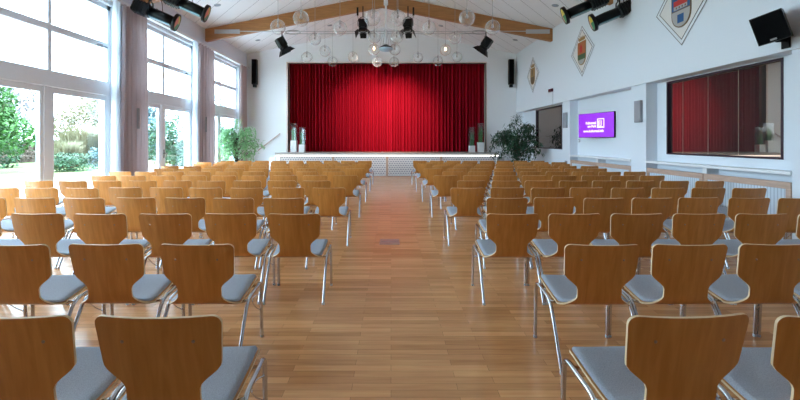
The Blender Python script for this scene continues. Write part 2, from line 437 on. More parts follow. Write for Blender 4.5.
# sills in right-hand bays
bays = [(-1.9, 1.3), (1.9, 5.19), (5.77, 9.07), (9.64, 12.93), (13.5, 18.3)]
for k, (a, b) in enumerate(bays[2:4]):
    s = MB(); s.bbox(XR - .02, XN, a, b, .985, 1.03, .004)
    o = struct(s, 'trim_%d' % (8 + k), M['white'], label='white window sill board in the recessed bay')
    half = (a + b) / 2
    gname = 'radiator covers under the right wall sills'
    where = (['beneath the large dark mirror', 'beneath the purple screen'])[k]
    for j, (y0, y1) in enumerate(((a + .02, half - .01), (half + .01, b - .02))):
        e = empty('radiator_cover', (XR + .03, (y0 + y1) / 2, 0), 'wood-framed ribbed radiator cover %s, %s of its pair' % (where, ['nearer', 'farther'][j]), 'radiator cover', gname)
        L = (y1 - y0) / 2; f = MB()
        f.bbox(-.03, .03, -L, L, .785, .88, .005); f.bbox(-.03, .03, -L, -L + .08, 0, .785, .005); f.bbox(-.03, .03, L - .08, L, 0, .785, .005); f.box(-.03, .03, -L + .06, L - .06, 0, .06)
        f.build('frame', M['trim'], e)
        MB().box(-.015, .0, -L + .08, L - .08, .06, .785).build('infill', M['slat'], e)
    br = MB().box(XR + .03, XN, half - .05, half + .05, .882, .985)
    struct(br, 'trim_%d' % (12 + k), M['white'], label='white bracket under the sill')

# big dark mirrors
MIRANG = [-.0062, -.0042, -.0068, -.005]
def mirror_window(y0, y1, n, label, joints=None):
    e = empty('wall_mirror', (XN, (y0 + y1) / 2, 1.18), label, 'mirror')
    L = (y1 - y0) / 2; f = MB()
    f.box(-.012, .08, -L, -L + .035, 0, 1.5); f.box(-.012, .08, L - .035, L, 0, 1.5); f.box(-.012, .08, -L + .035, L - .035, 0, .03); f.box(-.012, .08, -L + .035, L - .035, 1.47, 1.5)
    f.build('frame', M['mirframe'], e)
    ys = joints or [-L + .045 + (2 * L - .09) * i / n for i in range(n + 1)]
    for i in range(len(ys) - 1):
        yc = (ys[i] + ys[i + 1]) / 2; hh = (ys[i + 1] - ys[i]) / 2 - .003
        MB().box(-.005, .005, -hh, hh, .03, 1.47).build('mirror_panel', M['mirror'], e, (.045, yc, 0), (0, 0, MIRANG[i] if n > 1 else 0))
        if i: MB().box(.0385, .0405, ys[i] - .003, ys[i] + .003, .03, 1.47).build('panel_joint', M['trim'], e)
    MB().box(.082, .12, -L, L, 0, 1.5).build('backing', M['dark'], e)
M['mirframe'] = mat('dark_plum_frame', (.03, .008, .02), .4)
def mirror_mat():
    m = bpy.data.materials.new('tinted_mirror'); m.use_nodes = True; nt = m.node_tree; nt.nodes.clear()
    o = nt.nodes.new('ShaderNodeOutputMaterial'); g = nt.nodes.new('ShaderNodeBsdfGlossy'); g.inputs['Color'].default_value = (.30, .245, .21, 1); g.inputs['Roughness'].default_value = .0
    d = nt.nodes.new('ShaderNodeBsdfDiffuse'); d.inputs[0].default_value = (.03, .025, .025, 1)
    a = nt.nodes.new('ShaderNodeAddShader'); nt.links.new(g.outputs[0], a.inputs[0]); nt.links.new(d.outputs[0], a.inputs[1]); nt.links.new(a.outputs[0], o.inputs[0])
    return m
M['mirror'] = mirror_mat()
mc = 7.45
mirror_window(6.15, 8.75, 4, 'large dark mirror in four panels reflecting the red stage curtain', [6.195 - mc, 7.0 - mc, 7.67 - mc, 8.33 - mc, 8.705 - mc])
mirror_window(14.1, 16.65, 1, 'small dark mirror behind the leafy plant near the stage')

# ------------------------------------------------------------------ roof beams and tie rods
for yb, lab in ((14.27, 'long wooden roof beam spanning the hall above the hanging globes'), (10.40, 'wooden roof beam nearer the camera, showing only at top left')):
    bm_ = MB().prism([(XL, 4.83), (XM, 6.0), (XR, 4.83), (XR, ZE - .003), (XM, ZR - .003), (XL, ZE - .003)], 1, yb - .08, yb + .08)
    tag(bm_.build('roof_beam', M['beam']), lab, 'beam', 'wooden roof beams')
yt = 14.16
tr_ = empty('tie_rod', (XM, yt, 5.13), 'steel tension rod with end plates crossing below the long wooden beam', 'tie rod')
def rx(x): return x - XM
for s, x0, x1 in ((-1, -5.95, -5.1), (1, 4.55, 5.35)):
    MB().bbox(rx(x0), rx(x1), -.012, .012, -.05, .09, .004).build('end_plate', M['steel'], tr_)
r_ = MB()
r_.tube([(rx(-5.4), 0, .03), (rx(4.9), 0, .03)], .014, 6); r_.build('rod', M['steel'], tr_)
MB().tube([(rx(-3.6), 0, -.05), (rx(3.2), 0, -.05)], .014, 6).build('rod', M['steel'], tr_)
for x in (-3.3, 3.0):
    t = MB(); ring = [(rx(x) + .25 * math.cos(a), 0, -.0 + .06 * math.sin(a)) for a in [2 * PI * k / 16 for k in range(17)]]
    t.tube(ring, .022, 6); t.build('turnbuckle', M['steel'], tr_)

# central white pole with dish
cp = empty('ceiling_pole_lamp', (-.17, 13.95, 6.0), 'white ceiling pole ending in a dark-rimmed pale blue lamp', 'lamp')
MB().tube([(0, 0, -.0), (0, 0, -1.35)], .035, 10).build('pole', M['white'], cp)
MB().bbox(-.07, .07, -.07, .07, -.02, .22, .01).build('ceiling_mount', M['white'], cp)
MB().lathe([(0, -1.33), (.06, -1.34), (.22, -1.43), (.235, -1.46)], 20).build('lamp_rim', M['black'], cp)
MB().lathe([(.235, -1.46), (.22, -1.52), (.12, -1.56), (0, -1.57)], 20).build('lamp_diffuser', mat('pale_blue_diffuser', (.45, .62, .75), .4), cp)
for k in range(6):
    a = k * PI / 3; MB().tube([(0, 0, -.75), (.13 * math.cos(a), .13 * math.sin(a), -1.1), (.2 * math.cos(a), .2 * math.sin(a), -1.43)], .005, 5).build('stay_wire', M['cord'], cp)

# ------------------------------------------------------------------ glass globes
def ceil_z(x): return ZE + (x - XL) * (ZR - ZE) / (XM - XL) if x < XM else ZE + (XR - x) * (ZR - ZE) / (XR - XM)
R_G = .2
gl = [(301, 18.5, 8), (467, 18, 8), (372.5, 18, 8), (398, 18, 7.6), (278, 27, 7.5), (492.5, 27.5, 7.5), (340, 28, 7), (429, 28, 7),
      (315, 39, 6.2), (374.5, 37, 6.4), (397, 37, 6.4), (455, 38, 6.2), (325, 51, 5.7), (445.5, 50, 5.7), (374, 49.5, 5.8), (395, 49.5, 5.8),
      (307, 57, 5.3), (457, 57, 5.3), (353, 57, 5.2), (418, 57.5, 5.2), (332.5, 61.5, 5), (438, 61, 5), (377, 62, 5), (394, 62, 5)]
glab = ['large clear glass globe left of the three at the beam top, on long cord', 'large clear globe overlapping the right half of the wooden beam', 'large globe left of the white ceiling pole, topmost there',
        'large globe right of the white ceiling pole, topmost there', 'leftmost glass globe, hanging over the left stage spotlight', 'rightmost glass globe, hanging over the right stage spotlight',
        'glass globe midway between left spotlight and central pole, below the beam', 'glass globe midway between central pole and right spotlight, below the beam',
        'faint glass globe on the tie rod, second from the left spotlight', 'middle-height globe just left of the white pole', 'middle-height globe just right of the white pole', 'faint glass globe on the tie rod near the right spotlight',
        'glass globe over white wall, highest of the low left cluster', 'lit glass globe of the low right cluster', 'lit glass globe left of the pale blue lamp', 'unlit glass globe right of the pale blue lamp',
        'leftmost of the low glass globes above the red curtain', 'rightmost of the low glass globes above the red curtain', 'low globe between left cluster and the central pole', 'low globe between central pole and right cluster',
        'lowest left globe overlapping the top edge of the red curtain', 'lowest right globe overlapping the top edge of the red curtain', 'lowest globe below the pale blue lamp, left one', 'lowest globe below the pale blue lamp, right one']
glab[0] = 'large clear glass globe overlapping the left half of the wooden beam'
globe_parts = None
def globe_meshes():
    g = MB().lathe([(max(.001, R_G * math.sin(PI * k / 16)), R_G * math.cos(PI * k / 16)) for k in range(17)], 24).mesh('globe_shade', M['globe'])
    s = MB().lathe([(.0, .235), (.022, .23), (.026, .16), (.02, .10), (.0, .10)], 12).mesh('socket', M['socket'])
    return g, s
GS = globe_meshes()
def bulb_mesh(m): return MB().lathe([(0, .10), (.018, .09), (.035, .05), (.038, .02), (.025, -.01), (0, -.02)], 12).mesh('bulb', m)
BM0, BM1 = bulb_mesh(M['bulb']), bulb_mesh(M['bulbon'])
def child(name, me, p, loc=None):
    o = bpy.data.objects.new(name, me); C.objects.link(o); o.parent = p
    if loc: o.location = loc
    return o
for i, (x, y, r) in enumerate(gl):
    k = r / R_G; d = 420 / k; X = (x - 391) / k; Z = 1.45 + (141.3 - y) / k
    e = empty('globe_pendant', (X, d, Z), glab[i], 'pendant lamp', 'glass globe pendants above the hall')
    child('globe_shade', GS[0], e); child('socket', GS[1], e)
    child('bulb', BM1 if i in (13, 14) else BM0, e)
    MB().tube([(0, 0, .23), (0, 0, ceil_z(X) - Z - .02)], .006, 5).build('cord', M['cord'], e)
    if i == 13:
        for q in range(-3, 4): pass

# ------------------------------------------------------------------ downlights
dl = [(-5.13, 12.4), (-5.26, 16.6), (-2.4, 16.5), (1.95, 16.4), (4.82, 16.3), (4.77, 12.2), (3.3, 12.4), (-3.5, 12.4)]
dlab = ['leftmost ceiling downlight, in front of the wooden beam', 'leftmost ceiling downlight behind the wooden beam near the stage', 'ceiling downlight behind the beam, left of centre', 'ceiling downlight behind the beam, right of centre',
        'rightmost ceiling downlight behind the beam near the stage', 'rightmost ceiling downlight in front of the beam', 'ceiling downlight at top edge, right of centre', 'ceiling downlight at top edge, left of centre']
for i, (x, y) in enumerate(dl):
    sl = math.atan((ZR - ZE) / (XM - XL)) if x < XM else -math.atan((ZR - ZE) / (XR - XM))
    e = empty('ceiling_downlight', (x, y, ceil_z(x)), dlab[i], 'downlight', 'recessed ceiling downlights', (0, -sl, 0))
    MB().lathe([(.10, 0), (.10, -.012), (.075, -.015), (.07, 0)], 20).build('ring', M['grey'], e)
    MB().disc(.072, -.004, 20, up=False).build('lens', mat('downlight_lens', (.35, .36, .4), .2), e) if i == 0 else child('lens', bpy.data.meshes['lens'], e)

# ------------------------------------------------------------------ spotlights
def orient(d, roll=0):
    return Vector(d).to_track_quat('Z', 'Y').to_euler()
def profile_spot(front, dx, label, barz):
    front = Vector(front); rear = front - Vector((dx * .9, .25, -.36)).normalized() * .98; ax = (front - rear); L = ax.length
    e = empty('profile_spotlight', rear, label, 'spotlight', 'long black profile spotlights', None); e.rotation_euler = orient(ax)
    # local +Z is the beam direction
    b = MB().bbox(-.14, .14, -.14, .14, 0, .38, .03); b.build('lamp_housing', M['black'], e)
    f = MB()
    for k in range(5): f.box(-.15, .15, -.15, .15, .05 + k * .06, .065 + k * .06)
    f.build('cooling_fins', M['black'], e)
    t = MB().lathe([(.0, .36), (.115, .36), (.12, L * .7), (.11, L - .06), (.10, L - .06)], 20); t.build('lens_tube', M['black'], e)
    MB().bbox(-.10, .10, -.118, -.10, .40, L - .12, .004).build('side_rail', M['gelc'], e)
    g = MB().lathe([(.12, L - .08), (.21, L - .06), (.21, L + .01), (.17, L + .01), (.17, L - .04), (.12, L - .05)], 20); g.build('filter_holder', M['black'], e)
    w = MB()
    def arc(a0, a1, mi): 
        n = 8; vs = [(0, 0, L + .03)] + [(.175 * math.cos(a0 + (a1 - a0) * k / n), .175 * math.sin(a0 + (a1 - a0) * k / n), L + .008) for k in range(n + 1)]
        w.add(vs, [(0, k + 1, k + 2) for k in range(n)], mi)
    for q in range(3): arc(q * 2 * PI / 3, (q + 1) * 2 * PI / 3, q)
    w.build('colour_wheel', [M['gely'], M['gelp'], M['gelg']], e)
    # yoke up to bar
    mid = rear + ax * .4; side = ax.cross(Vector((0, 0, 1))).normalized()
    inv = (Matrix.Translation(rear) @ e.rotation_euler.to_matrix().to_4x4()).inverted()
    top = Vector((mid.x, mid.y, barz))
    y = MB()
    pts = [mid + side * .16, mid + side * .16 + Vector((0, 0, .24)), mid - side * .16 + Vector((0, 0, .24)), mid - side * .16]
    y.tube([inv @ p for p in fillet(pts, .03, 3)], .016, 6); y.tube([inv @ (mid + Vector((0, 0, .24))), inv @ top], .018, 6)
    y.build('yoke', M['black'], e)
    cab = [mid + Vector((.1, .05, .1)), mid + Vector((.22, .1, -.02)), mid + Vector((.2, .1, .3)), top + Vector((.06, 0, 0))]
    MB().tube([inv @ p for p in fillet(cab, .12, 6)], .008, 5).build('cable', M['black'], e)
def pt(x, y, d): k = 420 / d; return ((x - 391) / k, d, 1.45 + (141.3 - y) / k)
bars = [(-6.1, -3.9, 'black lighting bar holding the two long spotlights at top left'), (3.9, 5.4, 'black lighting bar holding the two long spotlights at top right')]
for x0, x1, lab in bars:
    e = empty('lighting_bar', ((x0 + x1) / 2, 9.75, 5.0), lab, 'lighting bar')
    h = (x1 - x0) / 2
    MB().tube([(-h, 0, 0), (h, 0, 0)], .025, 8).build('bar', M['black'], e)
    for s in (-.7, .7):
        xx = (x0 + x1) / 2 + s * h
        MB().tube([(s * h, 0, 0), (s * h, 0, ceil_z(xx) - 5.0)], .018, 6).build('hanger', M['black'], e)
profile_spot(pt(177, 23, 9.9), 1, 'long black spotlight at top left, lower and farther left of the pair', 5.0)
profile_spot(pt(207, 14, 9.9), 1, 'long black spotlight at top left, right one of the pair', 5.0)
profile_spot(pt(564, 16, 9.9), -1, 'long black spotlight at top right, left one of the pair', 5.0)
profile_spot(pt(592, 23, 9.9), -1, 'long black spotlight at top right, right one of the pair', 5.0)

def fresnel(x, y, d, aim, label, top, stick=None):
    c = Vector(pt(x, y, d)); aim = Vector(aim)
    e = empty('stage_spotlight', c, label, 'spotlight', 'short black stage spotlights with barn doors'); e.rotation_euler = orient(aim)
    b = MB().bbox(-.14, .14, -.14, .14, -.22, .10, .03); b.build('housing', M['black'], e)
    MB().lathe([(0, .09), (.14, .09), (.155, .18), (.14, .18)], 16).build('snout', M['black'], e)
    MB().lathe([(0, .19), (.06, .185), (.11, .17)], 16).build('lens', M['grey'], e)
    for q in range(4):
        rm = Matrix.Rotation(q * PI / 2, 4, 'Z')
        w0, w1, ln = (.15, .24, .15) if q % 2 else (.12, .10, .14)
        v = [(-w0, .15, .18), (w0, .15, .18), (w1, .25, .18 + ln), (-w1, .25, .18 + ln)]
        vv = v + [(a, b_ + .006, c_) for a, b_, c_ in v]
        MB().add(vv, [(0, 1, 2, 3), (7, 6, 5, 4), (0, 4, 5, 1), (1, 5, 6, 2), (2, 6, 7, 3), (3, 7, 4, 0)], mtx=rm).build('barn_door', M['black'], e)
    inv = (Matrix.Translation(c) @ e.rotation_euler.to_matrix().to_4x4()).inverted()
    side = aim.cross(Vector((0, 0, 1)));
    side = side.normalized() if side.length > .1 else Vector((1, 0, 0))
    pts = [c + side * .17, c + side * .17 + Vector((0, 0, .2)), c + side * .06 + Vector((0, 0, .30)), c - side * .06 + Vector((0, 0, .30)), c - side * .17 + Vector((0, 0, .2)), c - side * .17]
    MB().tube([inv @ p for p in fillet(pts, .05, 3)], .012, 6).build('yoke', M['black'], e)
    MB().tube([inv @ (c + Vector((0, 0, .29))), inv @ Vector((c.x, c.y, top))], .02, 6).build('clamp', M['black'], e)
    if stick:
        s = c + Vector((stick, 0, .48)); MB().bbox(-.03, .03, -.03, .03, -.13, .14, .005, mtx=inv @ Matrix.Translation(s)).build('connector_box', M['black'], e)
        MB().tube([inv @ (s - Vector((0, 0, .13))), inv @ (c + Vector((stick * .7, 0, .05)))], .007, 5).build('cable', M['black'], e)
fresnel(282, 44, 14.0, (.45, .25, -.85), 'black stage spotlight hanging left, under the tie rod', 5.13)
fresnel(363, 26, 14.0, (0, -.25, -1), 'black stage spotlight left of the central pole', 5.95, -.18)
fresnel(408, 26, 14.0, (-.05, -.25, -1), 'black stage spotlight right of the central pole', 5.95, .18)
fresnel(486, 44, 14.0, (-.5, .25, -.75), 'black stage spotlight hanging right, under the tie rod', 5.13)

# ------------------------------------------------------------------ speakers
def column_speaker(x, label):
    e = empty('column_speaker', (x, YB, 3.78), label, 'loudspeaker', 'slim black column speakers beside the stage')
    MB().bbox(-.11, .11, -.28, -.08, .12, 1.2, .015).build('cabinet', M['black'], e)
    MB().bbox(-.095, .095, -.295, -.28, .15, 1.17, .006).build('grille', M['blackmat'], e)
    MB().bbox(-.07, .07, -.24, -.10, 0, .12, .01).build('base_foot', M['black'], e)
    MB().box(-.04, .04, -.08, -.0, .5, .8).build('wall_bracket', M['black'], e)
column_speaker(-5.88, 'slim black column speaker left of the stage curtain')
column_speaker(5.18, 'slim black column speaker right of the stage curtain')
sp = empty('wall_speaker', (5.22, 5.73, 3.01), 'black box loudspeaker with a small logo badge, high on the right wall', 'loudspeaker')
sp.rotation_euler = (Matrix.Rotation(math.radians(-56), 3, 'Z') @ Matrix.Rotation(math.radians(12), 3, 'X') @ Matrix.Rotation(math.radians(-13), 3, 'Y')).to_euler()
cabm = MB(); cabm.prism([(-.175, -.17), (.175, -.17), (.12, .17), (-.12, .17)], 2, -.195, .195); cabm.build('cabinet', M['black'], sp)
MB().bbox(-.165, .165, -.186, -.17, -.185, .185, .006).build('grille', M['blackmat'], sp)
bd = MB().bbox(-.035, .035, -.192, -.186, -.175, -.15, .002); bd.build('badge', M['crest_grey'], sp)
sb = empty('speaker_bracket', (XU, 5.79, 2.85), 'black wall bracket under the box loudspeaker', 'bracket')
b1 = MB(); b1.bbox(-.03, 0, -.06, .06, -.12, .12, .004); b1.tube([(0, 0, 0), (-.16, -.02, -.02), (-.22, -.02, .06)], .025, 8); b1.build('arm', M['black'], sb)

# ------------------------------------------------------------------ sconces, small wall items
for y, lab in ((9.30, 'grey box wall sconce on the pillar right of the purple screen'), (13.2, 'grey box wall sconce on the pillar left of the purple screen')):
    e = empty('wall_sconce', (XR, y, 1.87), lab, 'wall lamp', 'grey box sconces on the pillars')
    MB().bbox(-.07, 0, -.11, .11, 0, .48, .008).build('housing', M['sconce'], e)
    MB().box(-.06, -.01, -.09, .09, .48, .485).build('diffuser', M['white'], e)
e = empty('alarm_box', (XU - .001, 14.28, 3.13), 'small dark maroon box with thin cable on the right wall', 'alarm box')
MB().bbox(-.06, 0, -.15, .15, 0, .1, .006).build('housing', M['maroon'], e)
MB().tube([(-.005, -.12, 0), (-.005, -.12, -.43)], .004, 5).build('cable', M['grey'], e)
e = empty('wall_switch', (XN, 12.82, 1.42), 'small grey wall switch left of the purple screen', 'switch')
MB().bbox(-.015, 0, -.06, .06, 0, .09, .003).build('plate', M['grey'], e); MB().bbox(-.02, -.015, -.03, .03, .02, .07, .002).build('rocker', M['white'], e)
e = empty('wall_vent', (XR, 13.2, .58), 'narrow grey vent low on the pillar left of the purple screen', 'vent')
MB().bbox(-.02, 0, -.08, .08, 0, .26, .004).build('grille', M['grey'], e)

# ------------------------------------------------------------------ screen
tl, tr2 = Vector((5.36, 12.0, 0)), Vector((5.70, 10.72, 0))
c = (tl + tr2) / 2; ax = (tr2 - tl); W = ax.length; ang = math.atan2(ax.y, ax.x)
tv = empty('flat_screen', (c.x, c.y, 1.885), 'flat screen showing white lettering on purple, angled from the right wall', 'screen', None, (0, 0, ang))
h = .335
MB().bbox(-W / 2, W / 2, 0, .045, -h, h, .004).build('casing', M['black'], tv)
sc_ = MB().box(-W / 2 + .012, W / 2 - .012, -.003, .0, -h + .012, h - .012).build('display', M['screen'], tv)
cs = MB().tube([(.1, .05, 0), (.2, .18, 0)], .03, 8); cs.build('wall_mount', M['black'], tv)
def text(s, size, loc, parent, m, name='lettering', align='LEFT', rot=(PI / 2, 0, 0), bold=.0):
    cu = bpy.data.curves.new('t', 'FONT'); cu.body = s; cu.size = size; cu.align_x = align; cu.extrude = .001; cu.offset = bold
    t = bpy.data.objects.new('t', cu); C.objects.link(t)
    dg = bpy.context.evaluated_depsgraph_get(); me = bpy.data.meshes.new_from_object(t.evaluated_get(dg)); bpy.data.objects.remove(t)
    o = bpy.data.objects.new(name, me); C.objects.link(o); o.parent = parent; o.location = loc; o.rotation_euler = rot
    me.materials.clear(); me.materials.append(m); return o
text('Kultursaal', .098, (.03, -.006, .035), sc_, M['screentext'], align='RIGHT', bold=.003)
text('am Park', .098, (.03, -.006, -.055), sc_, M['screentext'], align='RIGHT', bold=.003)
text('www.kultursaal.info', .096, (-.46, -.006, -.185), sc_, M['screentext'], bold=.003)
lg = MB()
lx, lz, ls = .07, -.075, .25
for a in ((lx, lx + ls, lz, lz + .022), (lx, lx + ls, lz + ls - .022, lz + ls), (lx, lx + .022, lz, lz + ls), (lx + ls - .022, lx + ls, lz, lz + ls)): lg.box(a[0], a[1], -.006, -.003, a[2], a[3])
for pts in ([(.10, -.04), (.13, .03), (.115, .12)], [(.13, -.045), (.17, -.02), (.175, .08), (.155, .125)], [(.17, -.045), (.22, -.01), (.23, .06), (.21, .13)], [(.10, -.05), (.17, -.055), (.27, -.045)]):
    lg.tube([(px_, -.005, pz) for px_, pz in pts], .009, 5)
lg.build('emblem', M['screentext'], sc_)

# ------------------------------------------------------------------ coats of arms
def crest(y, z, s, kind, label):
    e = empty('coat_of_arms', (XU - .001, y, z), label, 'coat of arms', 'painted diamond crests on the right wall')
    # local: y horizontal along wall (positive = away), z up; plate stands off the wall toward -x
    def dia(r, x0, x1): return MB().prism([(-r, 0), (0, -r), (r, 0), (0, r)], 0, x0, x1)
    dia(s, -.012, 0).build('plaque', M['crest_outer'], e)
    b = MB()
    def ring(r, w, x0, x1):
        for q in range(4):
            a0, a1 = q * PI / 2, (q + 1) * PI / 2
            p = [(r * math.cos(a0), r * math.sin(a0)), (r * math.cos(a1), r * math.sin(a1)), ((r - w) * math.cos(a1), (r - w) * math.sin(a1)), ((r - w) * math.cos(a0), (r - w) * math.sin(a0))]
            b.prism(p, 0, x0, x1)
    ring(s, .014, -.016, -.012); ring(s * .86, .016, -.018, -.012); b.build('border_line', M['crest_line'], e)
    dia(s * .84, -.015, -.012).build('field', M['crest_field'], e)
    w, ht, bt = s * .35, s * .38, -s * .55
    def shield(w, top, bot, n=12):
        pts = [(-w, top)]; yb_ = bot + w
        for k in range(n + 1):
            a = PI + PI * k / n; pts.append((w * math.cos(a), yb_ + (yb_ - bot) * math.sin(a)))
        pts.append((w, top)); return pts
    def clip(p, z0, z1):
        out = []
        for zc, keep in ((z0, 1), (z1, -1)):
            q = p if zc == z0 else out2; res = []
            for i in range(len(q)):
                a, b_ = q[i], q[(i + 1) % len(q)]; ia, ib = (a[1] - zc) * keep >= 0, (b_[1] - zc) * keep >= 0
                if ia: res.append(a)
                if ia != ib:
                    t = (zc - a[1]) / (b_[1] - a[1]); res.append((a[0] + t * (b_[0] - a[0]), zc))
            out2 = res
        return out2
    sd = MB(); body = shield(w, ht, bt); sd.prism(body, 0, -.030, -.015, 0)
    inner = shield(w - .022, ht - .02, bt + .022); mid_ = -s * .12
    if kind == 0:
        sd.prism(clip(inner, mid_ + .02, ht), 0, -.034, -.030, 1)
        sd.prism(clip(inner, bt, mid_), 0, -.034, -.030, 2)
        u = w - .04
        sd.prism([(-u * .8, mid_ + .1), (u * .85, mid_ + .1), (u * .85, mid_ + .2), (u * .35, mid_ + .2), (u * .35, mid_ + .3), (-u * .1, mid_ + .38), (-u * .55, mid_ + .2), (-u * .8, mid_ + .2)][::-1], 0, -.037, -.034, 3)
        sd.prism([(-u * .8, mid_ + .03), (u * .85, mid_ + .03), (u * .85, mid_ + .1), (-u * .8, mid_ + .1)], 0, -.036, -.034, 2)
        for q in range(4): sd.prism([(-u * .65 + q * .08, mid_ + .045), (-u * .65 + q * .08 + .03, mid_ + .045), (-u * .65 + q * .08 + .03, mid_ + .08), (-u * .65 + q * .08, mid_ + .08)], 0, -.038, -.036, 0)
        sd.prism([(-.085, mid_ - .23), (.085, mid_ - .23), (.085, mid_ - .07), (-.085, mid_ - .07)], 0, -.037, -.034, 1)
        mats = [M['crest_brown'], M['crest_blue'], M['crest_grey'], M['crest_red']]
    elif kind == 1:
        sd.prism(clip(inner, mid_ + .0, ht), 0, -.034, -.030, 1); sd.prism(clip(inner, mid_ - .15, mid_), 0, -.034, -.030, 2); sd.prism(clip(inner, bt, mid_ - .15), 0, -.034, -.030, 3)
        sd.prism([(-.05, mid_ + .05), (.09, mid_ + .05), (.09, mid_ + .2), (.02, mid_ + .3), (-.05, mid_ + .2)], 0, -.037, -.034, 4)
        mats = [M['gold'], M['crest_orange'], M['crest_green'], M['crest_grey'], M['crest_red']]
    else:
        sd.prism(clip(inner, mid_, ht), 0, -.034, -.030, 1); sd.prism(clip(inner, bt, mid_), 0, -.034, -.030, 2)
        sd.prism([(-.03, mid_ + .05), (.05, mid_ + .05), (.05, ht - .06), (-.03, ht - .06)], 0, -.037, -.034, 2)
        mats = [M['gold'], M['gold'], M['crest_brown']]
    sd.build('shield', mats, e)
    cr = MB()
    cr.prism([(-w * .7, ht + .03), (w * .7, ht + .03), (w * .9, ht + .16), (w * .45, ht + .09), (w * .2, ht + .17), (-.0, ht + .09), (-w * .3, ht + .16), (-w * .5, ht + .09), (-w * .85, ht + .14)], 0, -.025, -.015)
    cr.build('crest_ornament', M['gold'], e)
M['crest_outer'] = mat('crest_plaque', (.74, .76, .80), .7)
crest(7.87, 4.0, .75, 0, 'large diamond crest with blue and red shield, nearest on the right wall')
crest(11.97, 4.02, .72, 1, 'diamond crest with orange and green shield, middle of the three')
crest(16.12, 4.0, .68, 2, 'diamond crest with brownish gold shield, farthest and nearest the stage')

# ------------------------------------------------------------------ window curtains
def drape(name, y0, y1, x, label, cloth='curtain',  z1=4.60, folds=7, amp=.065, seed=0, tie=False):
    rnd = random.Random(seed); mb = MB(); n = folds * 12; nz = 14
    ph = [rnd.uniform(-.5, .5) for _ in range(folds + 2)]
    def P(i, j):
        t = i / n; u = t * folds; a = math.sin(2 * PI * u + ph[int(u)] * .0) * amp * (1 + .3 * math.sin(u * 1.7 + seed))
        zf = j / nz; z = z1 - (z1 - .03) * zf
        w = 1 - .18 * math.sin(PI * min(1, zf * 1.2)) * 0
        yy = y0 + (y1 - y0) * t; yc = (y0 + y1) / 2
        pinch = 1 - .12 * (1 - zf) ** 2
        yy = yc + (yy - yc) * pinch + .012 * math.sin(u * 2.3 + zf * 3 + seed)
        return (x + a * (.8 + .3 * zf) + .01 * math.sin(zf * 5 + u), yy, z)
    vs = [P(i, j) for j in range(nz + 1) for i in range(n + 1)]; m = n + 1
    fs = [(j * m + i, j * m + i + 1, (j + 1) * m + i + 1, (j + 1) * m + i) for j in range(nz) for i in range(n)]
    mb.add(vs, fs, 0, True)
    e = empty(name, (0, 0, 0), label, 'curtain', 'grey-mauve curtains between the tall windows' if cloth == 'curtain' else 'white sheer curtains at the tall windows')
    mb.build('fabric', M[cloth], e)
    if tie is not False:
        MB().bbox(x + amp + .02, x + amp + .04, tie - .05, tie + .05, 1.75, 2.25, .004).build('pull_rod', M['grey'], e)
    MB().tube([(x, y0, z1 + .01), (x, y1, z1 + .01)], .015, 6).build('heading', M['curtain'], e)
drape('window_curtain', 9.58, 10.7, -6.175, 'broad grey-mauve curtain between the first and second tall windows', seed=1, folds=7, tie=10.1)
M['sheer'] = mat('white_sheer_fabric', (.85, .87, .9), .9, spec=.1); translucent(M['sheer'], (.85, .9, .95), .5)
drape('sheer_curtain', 9.32, 9.57, -6.175, 'white gathered sheer curtain just left of the broad grey-mauve curtain', cloth='sheer', folds=3, seed=8)
drape('sheer_curtain', 13.12, 13.38, -6.175, 'white gathered sheer curtain left of the middle grey-mauve curtain', cloth='sheer', folds=3, seed=9)
drape('window_curtain', 13.4, 14.75, -6.175, 'grey-mauve curtain between the second and third tall windows', seed=2, folds=6, tie=13.8)
drape('window_curtain', 17.1, 18.0, -6.175, 'narrow grey-mauve curtain in the corner beside the stage', seed=3, folds=4)

# ------------------------------------------------------------------ stage
st = empty('stage', (0, 17.4, 0), 'low stage with white edge, glowing light strip and perforated front panels', 'stage')
SX0, SX1 = -4.77, 4.44
MB().box(SX0, SX1, .0, YB - 17.4 - .002, .90, .97).build('deck', M['stagetop'], st)
MB().box(OX0 + .01, OX1 - .01, YB - 17.4, YB - 17.4 + 2.2, .972, .985).build('rear_deck', M['stagetop'], st)
MB().bbox(SX0 - .03, SX1 + .03, -.06, .02, .885, .985, .006).build('edge_board', M['crest_grey'], st)
MB().box(SX0, SX1, -.035, -.01, .835, .88).build('light_strip', M['led'], st)
edges = [SX0 + .02, (333 - 391) / 24.13, (387 - 391) / 24.13, (441 - 391) / 24.13, SX1 - .02]
edges[0] = (280 - 391) / 24.13
for i in range(4):
    a, b = edges[i] + .06, edges[i + 1] - .06
    p = MB().box(a, b, .0, .02, .04, .80).build('front_panel', M['perf'], st)
    f = MB(); f.box(a - .025, a, -.01, .02, .02, .83); f.box(b, b + .025, -.01, .02, .02, .83); f.box(a, b, -.01, .02, .80, .83); f.box(a, b, -.01, .02, .02, .045)
    f.build('panel_frame', M['white'], p)
for i in range(1, 4): MB().box(edges[i] - .05, edges[i] + .05, -.02, .03, 0, .83).build('post', M['trim'], st)
MB().box(SX0, edges[0], .0, .05, 0, .83).build('end_post', M['white'], st)
MB().box(edges[4] - .0, SX1, .0, .05, 0, .83).build('end_post', M['stagegrey'], st)
sk = MB(); sk.box(SX0, SX0 + .03, .05, .85, 0, .9); sk.box(SX1 - .03, SX1, .05, .85, 0, .9); sk.build('side_skirt', M['stagegrey'], st)
